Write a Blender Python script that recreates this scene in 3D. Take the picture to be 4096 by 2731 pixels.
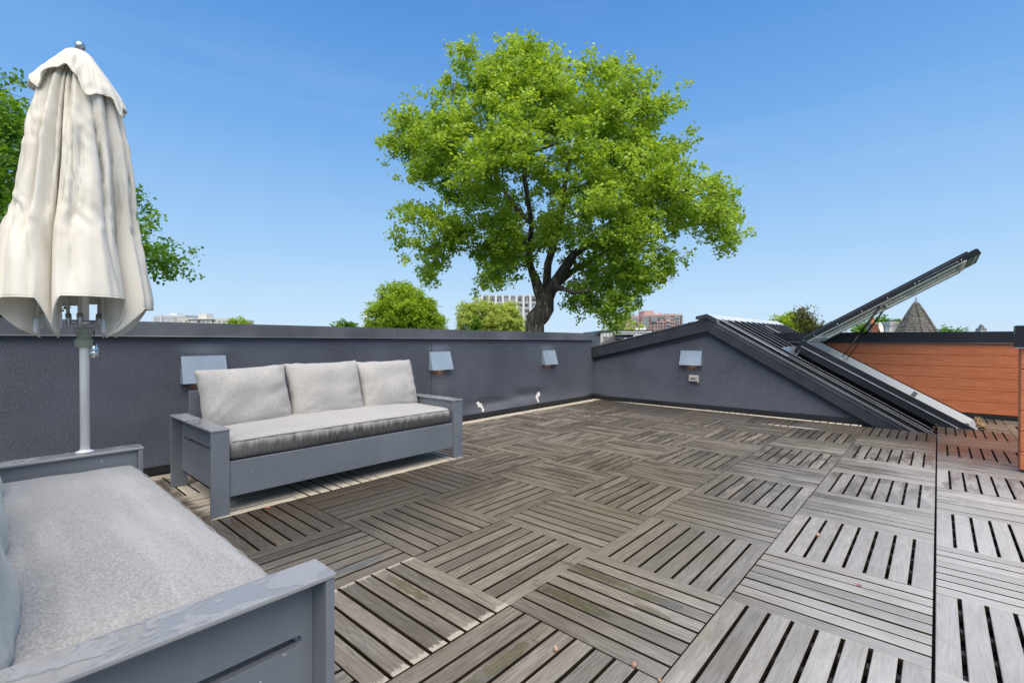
import bpy, bmesh, math, random
import numpy as np
from math import radians, sin, cos, pi, sqrt
from mathutils import Vector, Matrix, noise as mnoise
from mathutils.geometry import tessellate_polygon

scene = bpy.context.scene
for o in list(bpy.data.objects):
    bpy.data.objects.remove(o)
col = scene.collection

# ------------------------------------------------------------------ camera
FPX, YAW, PITCH = 1909.043, 0.7288851, -0.0070593
CAM = Vector((0.009036, -1.973437, 1.027918))
cd = bpy.data.cameras.new('camera')
cam = bpy.data.objects.new('camera', cd); col.objects.link(cam)
cam.location = CAM
cam.rotation_euler = (pi/2 + PITCH, 0, YAW)
cd.sensor_width = 36; cd.lens = 36*FPX/4096
cd.clip_start = 0.02; cd.clip_end = 6000
scene.camera = cam

# ------------------------------------------------------------------ world, sun, exposure
SUN_EL, SUN_AZ = radians(62), math.atan2(0.75, -0.66)      # azimuth measured from +Y towards +X
w = bpy.data.worlds.new('World'); scene.world = w; w.use_nodes = True
nt = w.node_tree; nt.nodes.clear()
wo = nt.nodes.new('ShaderNodeOutputWorld'); bg = nt.nodes.new('ShaderNodeBackground')
sky = nt.nodes.new('ShaderNodeTexSky'); sky.sky_type = 'NISHITA'; sky.sun_disc = False
sky.sun_elevation = SUN_EL; sky.sun_rotation = SUN_AZ
sky.altitude = 0; sky.air_density = 1.0; sky.dust_density = 0.6; sky.ozone_density = 2.0
SKY_STRENGTH = 0.12
bg.inputs['Strength'].default_value = SKY_STRENGTH
# clear blue sky paling to the horizon: elevation gradient laid over the Nishita sky
tc = nt.nodes.new('ShaderNodeTexCoord'); sp = nt.nodes.new('ShaderNodeSeparateXYZ'); rp = nt.nodes.new('ShaderNodeValToRGB')
nt.links.new(tc.outputs['Generated'], sp.inputs[0]); nt.links.new(sp.outputs[2], rp.inputs[0])
EXPO = 0.5
def srgb(r, g, b):
    f = lambda c: ((c/255+0.055)/1.055)**2.4
    k = 1/(SKY_STRENGTH*2**EXPO); return (f(r)*k, f(g)*k, f(b)*k, 1)
stops = [(0.0, (203, 229, 252)), (0.06, (192, 224, 252)), (0.2, (160, 204, 248)), (0.38, (118, 176, 238)), (0.58, (84, 146, 221)), (1.0, (84, 138, 205))]
rp.color_ramp.elements[0].position = 0.0; rp.color_ramp.elements[0].color = srgb(*stops[0][1])
rp.color_ramp.elements[1].position = 1.0; rp.color_ramp.elements[1].color = srgb(*stops[-1][1])
for p_, c_ in stops[1:-1]:
    e_ = rp.color_ramp.elements.new(p_); e_.color = srgb(*c_)
cn = nt.nodes.new('ShaderNodeTexNoise'); cm = nt.nodes.new('ShaderNodeMapping'); cm.inputs['Scale'].default_value = (1.2, 1.2, 9)
nt.links.new(tc.outputs['Generated'], cm.inputs[0]); nt.links.new(cm.outputs[0], cn.inputs['Vector']); cn.inputs['Scale'].default_value = 1.6; cn.inputs['Detail'].default_value = 4
cr_ = nt.nodes.new('ShaderNodeMapRange'); nt.links.new(cn.outputs['Fac'], cr_.inputs[0])
for i_, v_ in zip((1, 2, 3, 4), (0.5, 0.8, 0.0, 0.07)): cr_.inputs[i_].default_value = v_
mc = nt.nodes.new('ShaderNodeMix'); mc.data_type = 'RGBA'; nt.links.new(cr_.outputs[0], mc.inputs[0]); nt.links.new(rp.outputs[0], mc.inputs[6]); mc.inputs[7].default_value = srgb(235, 240, 250)
ms = nt.nodes.new('ShaderNodeMix'); ms.data_type = 'RGBA'; ms.inputs[0].default_value = 0.06
nt.links.new(mc.outputs[2], ms.inputs[6]); nt.links.new(sky.outputs[0], ms.inputs[7])
nt.links.new(ms.outputs[2], bg.inputs['Color']); nt.links.new(bg.outputs[0], wo.inputs['Surface'])
sd = bpy.data.lights.new('sun', 'SUN'); sd.energy = 4.2; sd.angle = radians(70); sd.color = (1.0, 0.88, 0.72)
so = bpy.data.objects.new('sun', sd); col.objects.link(so)
sv = Vector((sin(SUN_AZ)*cos(SUN_EL), cos(SUN_AZ)*cos(SUN_EL), sin(SUN_EL)))
so.rotation_euler = sv.to_track_quat('Z', 'Y').to_euler(); so.location = (0, 0, 30)
vs = scene.view_settings
vs.view_transform = 'Standard'; vs.look = 'None'; vs.gamma = 1; vs.use_curve_mapping = False
vs.exposure = EXPO
scene.cycles.max_bounces = 8; scene.cycles.transparent_max_bounces = 8

# ------------------------------------------------------------------ helpers
FW = Vector((-sin(YAW)*cos(PITCH), cos(YAW)*cos(PITCH), sin(PITCH)))
RT = Vector((cos(YAW), sin(YAW), 0)); UP = RT.cross(FW)
def at(px, py, dist):
    """photo pixel (4096 wide) + metres along the view axis -> a point of the place"""
    return CAM + (FW + RT*((px-2048)/FPX) - UP*((py-1365.5)/FPX))*dist

def N(nt, t, **kw):
    n = nt.nodes.new(t)
    for k, v in kw.items():
        if k.startswith('_'): setattr(n, k[1:], v)
    return n
def mathn(nt, op, a, b=None, clamp=False):
    n = nt.nodes.new('ShaderNodeMath'); n.operation = op; n.use_clamp = clamp
    for i, v in enumerate((a, b)):
        if v is None: continue
        if isinstance(v, (int, float)): n.inputs[i].default_value = v
        else: nt.links.new(v, n.inputs[i])
    return n.outputs[0]
def mixc(nt, fac, a, b, blend='MIX'):
    n = nt.nodes.new('ShaderNodeMix'); n.data_type = 'RGBA'; n.blend_type = blend
    for s, v in ((0, fac), (6, a), (7, b)):
        if isinstance(v, (int, float)): n.inputs[s].default_value = v
        elif isinstance(v, tuple): n.inputs[s].default_value = (*v[:3], 1)
        else: nt.links.new(v, n.inputs[s])
    return n.outputs[2]
def mixf(nt, fac, a, b):
    n = nt.nodes.new('ShaderNodeMix'); n.data_type = 'FLOAT'
    for s, v in ((0, fac), (2, a), (3, b)):
        if isinstance(v, (int, float)): n.inputs[s].default_value = v
        else: nt.links.new(v, n.inputs[s])
    return n.outputs[0]
def mapr(nt, v, a, b, c=0.0, d=1.0, smooth=True):
    n = nt.nodes.new('ShaderNodeMapRange')
    n.interpolation_type = 'SMOOTHSTEP' if smooth else 'LINEAR'
    nt.links.new(v, n.inputs[0])
    for i, x in zip((1, 2, 3, 4), (a, b, c, d)): n.inputs[i].default_value = x
    return n.outputs[0]
def noisen(nt, vec, scale, detail=3, rough=0.55, stretch=None, dist=0.0):
    if stretch:
        m = nt.nodes.new('ShaderNodeMapping'); m.inputs['Scale'].default_value = stretch
        nt.links.new(vec, m.inputs[0]); vec = m.outputs[0]
    n = nt.nodes.new('ShaderNodeTexNoise'); nt.links.new(vec, n.inputs['Vector'])
    n.inputs['Scale'].default_value = scale; n.inputs['Detail'].default_value = detail
    n.inputs['Roughness'].default_value = rough; n.inputs['Distortion'].default_value = dist
    return n.outputs['Fac']
def bump(nt, h, strength, dist, normal=None):
    n = nt.nodes.new('ShaderNodeBump'); n.inputs['Strength'].default_value = strength
    n.inputs['Distance'].default_value = dist; nt.links.new(h, n.inputs['Height'])
    if normal is not None: nt.links.new(normal, n.inputs['Normal'])
    return n.outputs[0]
def newmat(name):
    m = bpy.data.materials.new(name); m.use_nodes = True
    nt = m.node_tree; b = nt.nodes['Principled BSDF']
    return m, nt, b
def setp(nt, b, k, v):
    if isinstance(v, (int, float)): b.inputs[k].default_value = v
    elif isinstance(v, tuple): b.inputs[k].default_value = (*v[:3], 1)
    else: nt.links.new(v, b.inputs[k])
def pos(nt): return nt.nodes.new('ShaderNodeNewGeometry').outputs['Position']
def objc(nt): return nt.nodes.new('ShaderNodeTexCoord').outputs['Object']
def xyz(nt, v):
    s = nt.nodes.new('ShaderNodeSeparateXYZ'); nt.links.new(v, s.inputs[0]); return s.outputs
def comb(nt, x, y, z):
    s = nt.nodes.new('ShaderNodeCombineXYZ')
    for i, v in enumerate((x, y, z)):
        if isinstance(v, (int, float)): s.inputs[i].default_value = v
        else: nt.links.new(v, s.inputs[i])
    return s.outputs[0]
def attr(nt, name):
    a = nt.nodes.new('ShaderNodeAttribute'); a.attribute_name = name; return a.outputs['Fac']

def simple(name, c, rough=0.6, metal=0.0, var=0.15, vscale=3.0, bscale=0, bstr=0.2, bdist=0.002, coat=0.0, stretch=None, c2=None):
    m, nt, b = newmat(name); P = pos(nt)
    nz = noisen(nt, P, vscale, 4, 0.6, stretch)
    dark = c2 if c2 else tuple(x*(1-var) for x in c)
    lite = tuple(min(1, x*(1+var)) for x in c)
    setp(nt, b, 'Base Color', mixc(nt, mapr(nt, nz, 0.3, 0.7), dark, lite))
    setp(nt, b, 'Roughness', mixf(nt, nz, max(0.03, rough-0.08), min(1, rough+0.08)))
    setp(nt, b, 'Metallic', metal)
    if coat: setp(nt, b, 'Coat Weight', coat); setp(nt, b, 'Coat Roughness', 0.12)
    if bscale: setp(nt, b, 'Normal', bump(nt, noisen(nt, P, bscale, 3, 0.6, stretch), bstr, bdist))
    return m

# ------------------------------------------------------------------ mesh builder
class MB:
    def __init__(s): s.v = []; s.f = []; s.a = []
    def add(s, v, f, a=None):
        o = len(s.v); s.v += [tuple(x) for x in v]; s.f += [tuple(i+o for i in q) for q in f]
        if a is not None: s.a += [a]*len(f)
    def box(s, x0, y0, z0, x1, y1, z1, a=None, M=None):
        v = [(x0,y0,z0),(x1,y0,z0),(x1,y1,z0),(x0,y1,z0),(x0,y0,z1),(x1,y0,z1),(x1,y1,z1),(x0,y1,z1)]
        if M is not None: v = [M @ Vector(p) for p in v]
        s.add(v, [(0,3,2,1),(4,5,6,7),(0,1,5,4),(1,2,6,5),(2,3,7,6),(3,0,4,7)], a)
    def cbox(s, x0, y0, z0, x1, y1, z1, c=0.003, M=None):
        """box with chamfered top edges"""
        v = [(x0,y0,z0),(x1,y0,z0),(x1,y1,z0),(x0,y1,z0),(x0,y0,z1-c),(x1,y0,z1-c),(x1,y1,z1-c),(x0,y1,z1-c),
             (x0+c,y0+c,z1),(x1-c,y0+c,z1),(x1-c,y1-c,z1),(x0+c,y1-c,z1)]
        if M is not None: v = [M @ Vector(p) for p in v]
        s.add(v, [(0,3,2,1),(0,1,5,4),(1,2,6,5),(2,3,7,6),(3,0,4,7),(4,5,9,8),(5,6,10,9),(6,7,11,10),(7,4,8,11),(8,9,10,11)])
    def prism(s, poly, axis, a, b):
        """polygon (list of 2-tuples) pushed from a to b along axis 'x','y','z'"""
        def P(p, t): return {'x': (t, p[0], p[1]), 'y': (p[0], t, p[1]), 'z': (p[0], p[1], t)}[axis]
        n = len(poly); v = [P(p, a) for p in poly] + [P(p, b) for p in poly]
        f = [tuple(range(n))[::-1], tuple(range(n, 2*n))] + [(i, (i+1) % n, n+(i+1) % n, n+i) for i in range(n)]
        s.add(v, f)
    def tube(s, pts, r, n=8, cap=True):
        pts = [Vector(p) for p in pts]; rs = r if isinstance(r, (list, tuple)) else [r]*len(pts)
        v = []; f = []; ref = Vector((0, 0, 1))
        for i, p in enumerate(pts):
            d = (pts[min(i+1, len(pts)-1)] - pts[max(i-1, 0)]).normalized()
            if abs(d.dot(ref)) > 0.95: ref = Vector((1, 0, 0))
            u = d.cross(ref).normalized(); q = d.cross(u)
            for k in range(n):
                t = 2*pi*k/n; v.append(p + (u*cos(t) + q*sin(t))*rs[i])
        for i in range(len(pts)-1):
            for k in range(n):
                f.append((i*n+k, i*n+(k+1) % n, (i+1)*n+(k+1) % n, (i+1)*n+k))
        if cap: f.append(tuple(range(n))[::-1]); f.append(tuple((len(pts)-1)*n+k for k in range(n)))
        s.add(v, f)
    def lathe(s, prof, c, n=20, M=None):
        """profile [(r,z)] turned about the vertical through c"""
        v = []; f = []; c = Vector(c)
        for r, z in prof:
            for k in range(n):
                t = 2*pi*k/n; p = Vector((r*cos(t), r*sin(t), z))
                v.append((M @ p if M is not None else p) + c)
        for i in range(len(prof)-1):
            for k in range(n): f.append((i*n+k, i*n+(k+1) % n, (i+1)*n+(k+1) % n, (i+1)*n+k))
        f.append(tuple(range(n))[::-1]); f.append(tuple((len(prof)-1)*n+k for k in range(n)))
        s.add(v, f)
    def build(s, name, mat, parent=None, smooth=False, bevel=0, attrs=None, recalc=True):
        me = bpy.data.meshes.new(name); me.from_pydata(s.v, [], s.f)
        if recalc:
            bm = bmesh.new(); bm.from_mesh(me); bmesh.ops.recalc_face_normals(bm, faces=bm.faces); bm.to_mesh(me); bm.free()
        if mat: me.materials.append(mat)
        if smooth: me.polygons.foreach_set('use_smooth', [True]*len(me.polygons))
        if attrs:
            for k, v in attrs.items():
                A = me.attributes.new(k, 'FLOAT', 'FACE')
                A.data.foreach_set('value', v if hasattr(v, '__len__') else [v]*len(me.polygons))
        o = bpy.data.objects.new(name, me); col.objects.link(o)
        if parent: o.parent = parent
        if bevel:
            b = o.modifiers.new('bevel', 'BEVEL'); b.width = bevel; b.segments = 2; b.limit_method = 'ANGLE'
            b.harden_normals = False
        return o
def B(*a): m = MB(); m.box(*a); return m
def empty(name, loc=(0, 0, 0), rz=0):
    o = bpy.data.objects.new(name, None); col.objects.link(o); o.location = loc; o.rotation_euler = (0, 0, rz)
    o.empty_display_size = 0.1; return o
def tag(o, label=None, cat=None, group=None, kind=None):
    if label: o['label'] = label
    if cat: o['category'] = cat
    if group: o['group'] = group
    if kind: o['kind'] = kind
    return o
def copy_tree(o, parent=None):
    c = o.copy(); col.objects.link(c)
    if parent: c.parent = parent
    for ch in list(o.children): copy_tree(ch, c)
    return c
def plate(outline, holes, axis, a, b):
    """flat plate with holes; returns MB"""
    m = MB(); loops = [outline] + holes
    tri = tessellate_polygon([[Vector((p[0], p[1], 0)) for p in L] for L in loops])
    flat = [p for L in loops for p in L]; n = len(flat)
    def P(p, t): return {'x': (t, p[0], p[1]), 'y': (p[0], t, p[1]), 'z': (p[0], p[1], t)}[axis]
    f = [tuple(t) for t in tri] + [tuple(n+i for i in t) for t in tri]
    o = 0
    for L in loops:
        k = len(L); f += [(o+i, o+(i+1) % k, n+o+(i+1) % k, n+o+i) for i in range(k)]; o += k
    m.add([P(p, a) for p in flat] + [P(p, b) for p in flat], f)
    return m

# ------------------------------------------------------------------ materials
def wood_mat():
    m, nt, b = newmat('deck_wood'); P = pos(nt); X, Y, Z = xyz(nt, P)
    ori = attr(nt, 'ori'); rnd = attr(nt, 'rnd')
    u = mixf(nt, ori, X, Y)            # along the slat
    v = mixf(nt, ori, Y, X)            # across
    off = mathn(nt, 'MULTIPLY', rnd, 37.0)
    uo = mathn(nt, 'ADD', u, off)
    g = comb(nt, mathn(nt, 'MULTIPLY', uo, 2.2), mathn(nt, 'MULTIPLY', v, 34.0), off)
    grain = noisen(nt, g, 3.0, 6, 0.62, dist=1.1)
    fine = noisen(nt, comb(nt, mathn(nt, 'MULTIPLY', uo, 5.0), mathn(nt, 'MULTIPLY', v, 130.0), off), 4.0, 3, 0.6)
    blot = noisen(nt, comb(nt, mathn(nt, 'MULTIPLY', uo, 1.0), mathn(nt, 'MULTIPLY', v, 2.2), off), 4.0, 4, 0.6)
    big = noisen(nt, P, 0.55, 3, 0.5)
    c = mixc(nt, mapr(nt, grain, 0.28, 0.72), (0.088, 0.074, 0.058), (0.262, 0.235, 0.195))
    sheen_ = mapr(nt, mathn(nt, 'ADD', X, mathn(nt, 'MULTIPLY', mathn(nt, 'SUBTRACT', noisen(nt, P, 1.2, 4, 0.6), 0.5), 1.2)), -1.3, 0.3)  # wet sky sheen painted as paler planks towards the right
    sheen_ = mathn(nt, 'MULTIPLY', sheen_, mapr(nt, Y, 4.4, 2.2))
    c = mixc(nt, mathn(nt, 'MULTIPLY', sheen_, 0.8), c, mixc(nt, mapr(nt, grain, 0.3, 0.72), (0.42, 0.42, 0.41), (0.475, 0.475, 0.465)))
    c = mixc(nt, mathn(nt, 'MULTIPLY', mapr(nt, blot, 0.35, 0.72, 0, 0.6), mathn(nt, 'SUBTRACT', 1.0, mathn(nt, 'MULTIPLY', sheen_, 0.75))), c, (0.14, 0.12, 0.09))
    br = mixf(nt, sheen_, mathn(nt, 'ADD', mathn(nt, 'MULTIPLY', rnd, 0.85), 0.57), mathn(nt, 'ADD', mathn(nt, 'MULTIPLY', rnd, 0.2), 0.9))
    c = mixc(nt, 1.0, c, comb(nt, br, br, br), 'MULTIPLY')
    # algae / tannin staining in the middle of the terrace
    def ell(cx, cy, a, bb, lo=0.4, hi=1.3, warp=0.9, ns=3.0):
        dx = mathn(nt, 'DIVIDE', mathn(nt, 'SUBTRACT', X, cx), a)
        dy = mathn(nt, 'DIVIDE', mathn(nt, 'SUBTRACT', Y, cy), bb)
        d = mathn(nt, 'SQRT', mathn(nt, 'ADD', mathn(nt, 'MULTIPLY', dx, dx), mathn(nt, 'MULTIPLY', dy, dy)))
        d = mathn(nt, 'ADD', d, mathn(nt, 'MULTIPLY', mathn(nt, 'SUBTRACT', noisen(nt, P, ns, 4, 0.6), 0.5), warp))
        return mapr(nt, d, hi, lo)
    alg = ell(-1.9, 0.9, 1.5, 2.2, 0.3, 1.4)
    c = mixc(nt, mathn(nt, 'MULTIPLY', alg, mapr(nt, big, 0.3, 0.7, 0.25, 0.75)), c, mixc(nt, grain, (0.085, 0.070, 0.042), (0.235, 0.203, 0.145)))
    red = ell(0.35, 4.5, 0.55, 1.1, 0.5, 1.3)  # reflection of the orange wall painted into the wet planks
    c = mixc(nt, mathn(nt, 'MULTIPLY', red, mapr(nt, blot, 0.3, 0.6, 0.35, 0.85)), c, (0.125, 0.048, 0.028))
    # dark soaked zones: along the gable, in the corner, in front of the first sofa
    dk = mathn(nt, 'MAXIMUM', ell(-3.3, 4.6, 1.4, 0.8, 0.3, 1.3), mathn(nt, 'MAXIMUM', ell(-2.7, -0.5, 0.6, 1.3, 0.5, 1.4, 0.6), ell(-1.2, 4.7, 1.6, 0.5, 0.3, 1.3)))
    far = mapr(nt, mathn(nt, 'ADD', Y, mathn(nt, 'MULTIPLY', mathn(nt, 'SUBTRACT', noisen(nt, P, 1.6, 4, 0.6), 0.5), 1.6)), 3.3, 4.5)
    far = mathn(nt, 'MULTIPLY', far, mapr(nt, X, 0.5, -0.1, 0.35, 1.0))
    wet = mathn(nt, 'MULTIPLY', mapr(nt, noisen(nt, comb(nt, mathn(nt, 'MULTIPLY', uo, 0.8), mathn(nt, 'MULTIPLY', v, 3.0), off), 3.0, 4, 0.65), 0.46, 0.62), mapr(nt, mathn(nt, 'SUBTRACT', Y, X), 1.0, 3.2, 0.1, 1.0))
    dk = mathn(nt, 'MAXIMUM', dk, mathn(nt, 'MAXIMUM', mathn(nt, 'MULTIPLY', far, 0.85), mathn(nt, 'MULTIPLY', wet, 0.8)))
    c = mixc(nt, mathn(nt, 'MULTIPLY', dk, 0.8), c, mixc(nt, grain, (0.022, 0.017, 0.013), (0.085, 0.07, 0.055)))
    # dry bleached timber: sheltered strips by the left wall, by the gable and under the sofa
    wn = mathn(nt, 'MULTIPLY', mathn(nt, 'SUBTRACT', noisen(nt, comb(nt, mathn(nt, 'MULTIPLY', uo, 6.0), mathn(nt, 'MULTIPLY', v, 25.0), 0.0), 1.2, 4, 0.6), 0.5), 0.16)
    Xw = mathn(nt, 'ADD', X, wn); Yw = mathn(nt, 'ADD', Y, wn)
    s1 = mathn(nt, 'MULTIPLY', mapr(nt, Xw, -4.17, -4.23), mapr(nt, Y, -1.6, 1.0, 0.5, 1.0))
    s2 = mathn(nt, 'MULTIPLY', mathn(nt, 'MULTIPLY', mapr(nt, Y, 4.87, 4.89), mapr(nt, X, -4.0, -3.4)), mapr(nt, X, -0.5, -0.55))
    inx = mathn(nt, 'MULTIPLY', mapr(nt, Xw, -3.95, -3.9), mapr(nt, X, -3.047, -3.053))
    iny = mathn(nt, 'MULTIPLY', mapr(nt, Yw, -1.12, -1.05), mapr(nt, Yw, 0.85, 0.76))
    s3 = mathn(nt, 'MULTIPLY', inx, iny)
    s4 = ell(-1.28, 4.32, 0.33, 0.035, 0.6, 1.1, 0.5, 9)
    dry = mathn(nt, 'MAXIMUM', mathn(nt, 'MAXIMUM', s1, s2), mathn(nt, 'MAXIMUM', s3, s4))
    c = mixc(nt, dry, c, mixc(nt, mapr(nt, grain, 0.25, 0.75), (0.33, 0.29, 0.235), (0.62, 0.57, 0.48)))
    # frayed pale ends on one worn tile
    ex = mathn(nt, 'MULTIPLY', mapr(nt, X, -1.835, -1.825), mapr(nt, X, -1.215, -1.225))
    ey = mathn(nt, 'MULTIPLY', mapr(nt, Y, -1.225, -1.215), mapr(nt, Y, -0.605, -0.615))
    intile = mathn(nt, 'MULTIPLY', ex, ey)
    fr = mathn(nt, 'MULTIPLY', mathn(nt, 'SUBTRACT', noisen(nt, comb(nt, mathn(nt, 'MULTIPLY', X, 3.0), mathn(nt, 'MULTIPLY', Y, 30.0), 1.0), 5.0, 3, 0.7), 0.5), 0.085)
    e1 = mapr(nt, mathn(nt, 'ADD', X, fr), -1.243, -1.24); e2 = mapr(nt, mathn(nt, 'ADD', X, fr), -1.812, -1.815)
    worn = mathn(nt, 'MULTIPLY', intile, mathn(nt, 'MAXIMUM', e1, e2))
    c = mixc(nt, worn, c, (0.40, 0.365, 0.30))
    # standing water in a few low planks
    pud = None
    for cx, cy, a, bb in ((-1.62, -0.80, .17, .028), (-1.02, -0.93, .035, .24), (-1.10, -0.185, .20, .026), (-0.80, -0.20, .13, .027), (-0.78, -0.29, .08, .02), (-1.95, -0.88, .03, .20), (-1.05, -0.42, .2, .03)):
        e = ell(cx, cy, a, bb, 0.80, 0.92, 1.7, 19); pud = e if pud is None else mathn(nt, 'MAXIMUM', pud, e)
    halo = None
    for cx, cy, a, bb in ((-1.55, -0.80, .3, .05), (-1.02, -0.93, .05, .35), (-1.05, -0.20, .5, .05), (-1.2, -0.42, .3, .05), (-1.45, -0.96, .28, .045)):
        e = ell(cx, cy, a, bb, 0.3, 1.2, 0.8, 7); halo = e if halo is None else mathn(nt, 'MAXIMUM', halo, e)
    c = mixc(nt, mathn(nt, 'MULTIPLY', mathn(nt, 'MULTIPLY', halo, mapr(nt, noisen(nt, P, 22, 4, 0.7), 0.38, 0.62, 0.1, 1.0)), 0.5), c, (0.10, 0.085, 0.05))
    c = mixc(nt, mathn(nt, 'MULTIPLY', pud, 0.45), c, (0.06, 0.055, 0.035))
    c = mixc(nt, mapr(nt, fine, 0.52, 0.8, 0, 0.35), c, (0.05, 0.045, 0.04))
    # unbleached brown slat sides, darkened further so the gaps read as shade
    tn = xyz(nt, nt.nodes.new('ShaderNodeNewGeometry').outputs['True Normal'])[2]
    c = mixc(nt, mapr(nt, tn, 0.6, 0.3), c, mixc(nt, grain, (0.016, 0.012, 0.009), (0.05, 0.038, 0.028)))
    setp(nt, b, 'Base Color', c)
    r = mixf(nt, mapr(nt, blot, 0.3, 0.7), 0.27, 0.46)
    r = mixf(nt, dk, r, 0.16)
    r = mixf(nt, dry, r, 0.75); r = mixf(nt, pud, r, 0.03)
    setp(nt, b, 'Roughness', r); setp(nt, b, 'IOR', 1.45)
    h = mathn(nt, 'ADD', mathn(nt, 'MULTIPLY', grain, 0.6), mathn(nt, 'MULTIPLY', fine, 0.5))
    h = mathn(nt, 'MULTIPLY', h, mathn(nt, 'SUBTRACT', 1.0, pud))
    setp(nt, b, 'Normal', bump(nt, h, 0.55, 0.0016))
    return m

def stucco_mat(name, left=True):
    m, nt, b = newmat(name); P = pos(nt); X, Y, Z = xyz(nt, P)
    n1 = noisen(nt, P, 170, 3, 0.6); n2 = noisen(nt, P, 1.3, 4, 0.55); n3 = noisen(nt, P, 95, 3, 0.65)
    c = mixc(nt, mapr(nt, n2, 0.3, 0.7), (0.056, 0.065, 0.084), (0.094, 0.106, 0.134))
    c = mixc(nt, mapr(nt, n3, 0.50, 0.72, 0, 0.6), c, (0.20, 0.215, 0.245))
    c = mixc(nt, mapr(nt, n1, 0.5, 0.3, 0, 0.5), c, (0.035, 0.039, 0.05))
    # thin vertical run marks
    st = noisen(nt, P, 1.0, 4, 0.65, (19, 19, 2.0))
    c = mixc(nt, mapr(nt, st, 0.62, 0.82, 0, 0.42), c, (0.20, 0.21, 0.235))
    low = mapr(nt, mathn(nt, 'ADD', Z, mathn(nt, 'MULTIPLY', n2, 0.2)), 0.42, 0.12)
    if left:
        def ell(cy, cz, a, bb, lo, hi, warp=0.9, ns=7):
            dx = mathn(nt, 'DIVIDE', mathn(nt, 'SUBTRACT', Y, cy), a); dy = mathn(nt, 'DIVIDE', mathn(nt, 'SUBTRACT', Z, cz), bb)
            d = mathn(nt, 'SQRT', mathn(nt, 'ADD', mathn(nt, 'MULTIPLY', dx, dx), mathn(nt, 'MULTIPLY', dy, dy)))
            d = mathn(nt, 'ADD', d, mathn(nt, 'MULTIPLY', mathn(nt, 'SUBTRACT', noisen(nt, P, ns, 5, 0.65), 0.5), warp))
            return mapr(nt, d, hi, lo)
        dkm = mathn(nt, 'MAXIMUM', ell(3.35, 0.27, .42, .075, .5, 1.1), ell(2.5, 0.22, .45, .06, .5, 1.15))
        ltm = mathn(nt, 'MAXIMUM', ell(3.2, 0.16, .40, .09, .2, 1.2), ell(2.6, 0.12, .5, .09, .2, 1.2))
        c = mixc(nt, mathn(nt, 'MULTIPLY', low, mapr(nt, Y, 1.8, 2.6, 0.1, 0.45)), c, (0.17, 0.185, 0.22))
        c = mixc(nt, mathn(nt, 'MULTIPLY', ltm, mapr(nt, n3, 0.35, 0.7)), c, (0.30, 0.32, 0.36))
        c = mixc(nt, mathn(nt, 'MULTIPLY', dkm, 0.55), c, (0.035, 0.033, 0.033))
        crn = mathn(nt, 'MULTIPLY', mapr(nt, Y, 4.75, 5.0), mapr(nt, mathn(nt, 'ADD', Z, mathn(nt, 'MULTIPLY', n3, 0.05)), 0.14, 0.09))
        cr = noisen(nt, P, 16, 4, 0.7)
        crk = mathn(nt, 'MULTIPLY', ltm, mapr(nt, mathn(nt, 'ABSOLUTE', mathn(nt, 'SUBTRACT', cr, 0.5)), 0.02, 0.0))
        c = mixc(nt, mathn(nt, 'MULTIPLY', crk, 0.8), c, (0.03, 0.03, 0.035))
        for cy, cz in ((1.66, 0.86), (3.75, 0.84), (-0.76, 0.89)):      # paler patch over each light
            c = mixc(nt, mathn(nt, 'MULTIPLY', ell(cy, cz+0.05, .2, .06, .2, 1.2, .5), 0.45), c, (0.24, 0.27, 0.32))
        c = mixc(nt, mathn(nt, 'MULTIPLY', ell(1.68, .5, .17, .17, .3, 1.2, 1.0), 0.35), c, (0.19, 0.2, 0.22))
    else:
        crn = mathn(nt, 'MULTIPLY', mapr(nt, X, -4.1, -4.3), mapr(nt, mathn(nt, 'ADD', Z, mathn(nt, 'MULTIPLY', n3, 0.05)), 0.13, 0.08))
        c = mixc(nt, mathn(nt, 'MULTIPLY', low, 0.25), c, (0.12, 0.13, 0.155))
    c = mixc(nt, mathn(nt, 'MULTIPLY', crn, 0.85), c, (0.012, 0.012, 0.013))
    setp(nt, b, 'Base Color', c); setp(nt, b, 'Roughness', mixf(nt, n3, 0.5, 0.72))
    h = mathn(nt, 'ADD', n1, mathn(nt, 'MULTIPLY', n3, 0.7))
    setp(nt, b, 'Normal', bump(nt, h, 0.9, 0.0045))
    return m

def metal_panel(name, c, rough=0.42, var=0.25, spec=0.5):
    m, nt, b = newmat(name); P = pos(nt)
    n = noisen(nt, P, 1.6, 4, 0.6); st = noisen(nt, P, 1.0, 4, 0.6, (30, 30, 1.4)); sp = noisen(nt, P, 55, 2, 0.5)
    k = mixc(nt, mapr(nt, n, 0.3, 0.7), tuple(x*(1-var) for x in c), tuple(x*(1+var) for x in c))
    k = mixc(nt, mapr(nt, st, 0.62, 0.8, 0, 0.3), k, tuple(min(1, x*2.4) for x in c))
    k = mixc(nt, mapr(nt, sp, 0.72, 0.78, 0, 0.5), k, tuple(x*0.3 for x in c))
    setp(nt, b, 'Base Color', k); setp(nt, b, 'Roughness', mixf(nt, n, rough-0.1, rough+0.1)); setp(nt, b, 'Metallic', 0.1); setp(nt, b, 'Specular IOR Level', spec)
    h = mathn(nt, 'ADD', mathn(nt, 'MULTIPLY', noisen(nt, P, 2.2, 2, 0.5), 1.0), mathn(nt, 'MULTIPLY', mapr(nt, noisen(nt, P, 90, 2, 0.5), 0.62, 0.75), 0.35))
    setp(nt, b, 'Normal', bump(nt, h, 0.35, 0.004))
    return m

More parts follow.
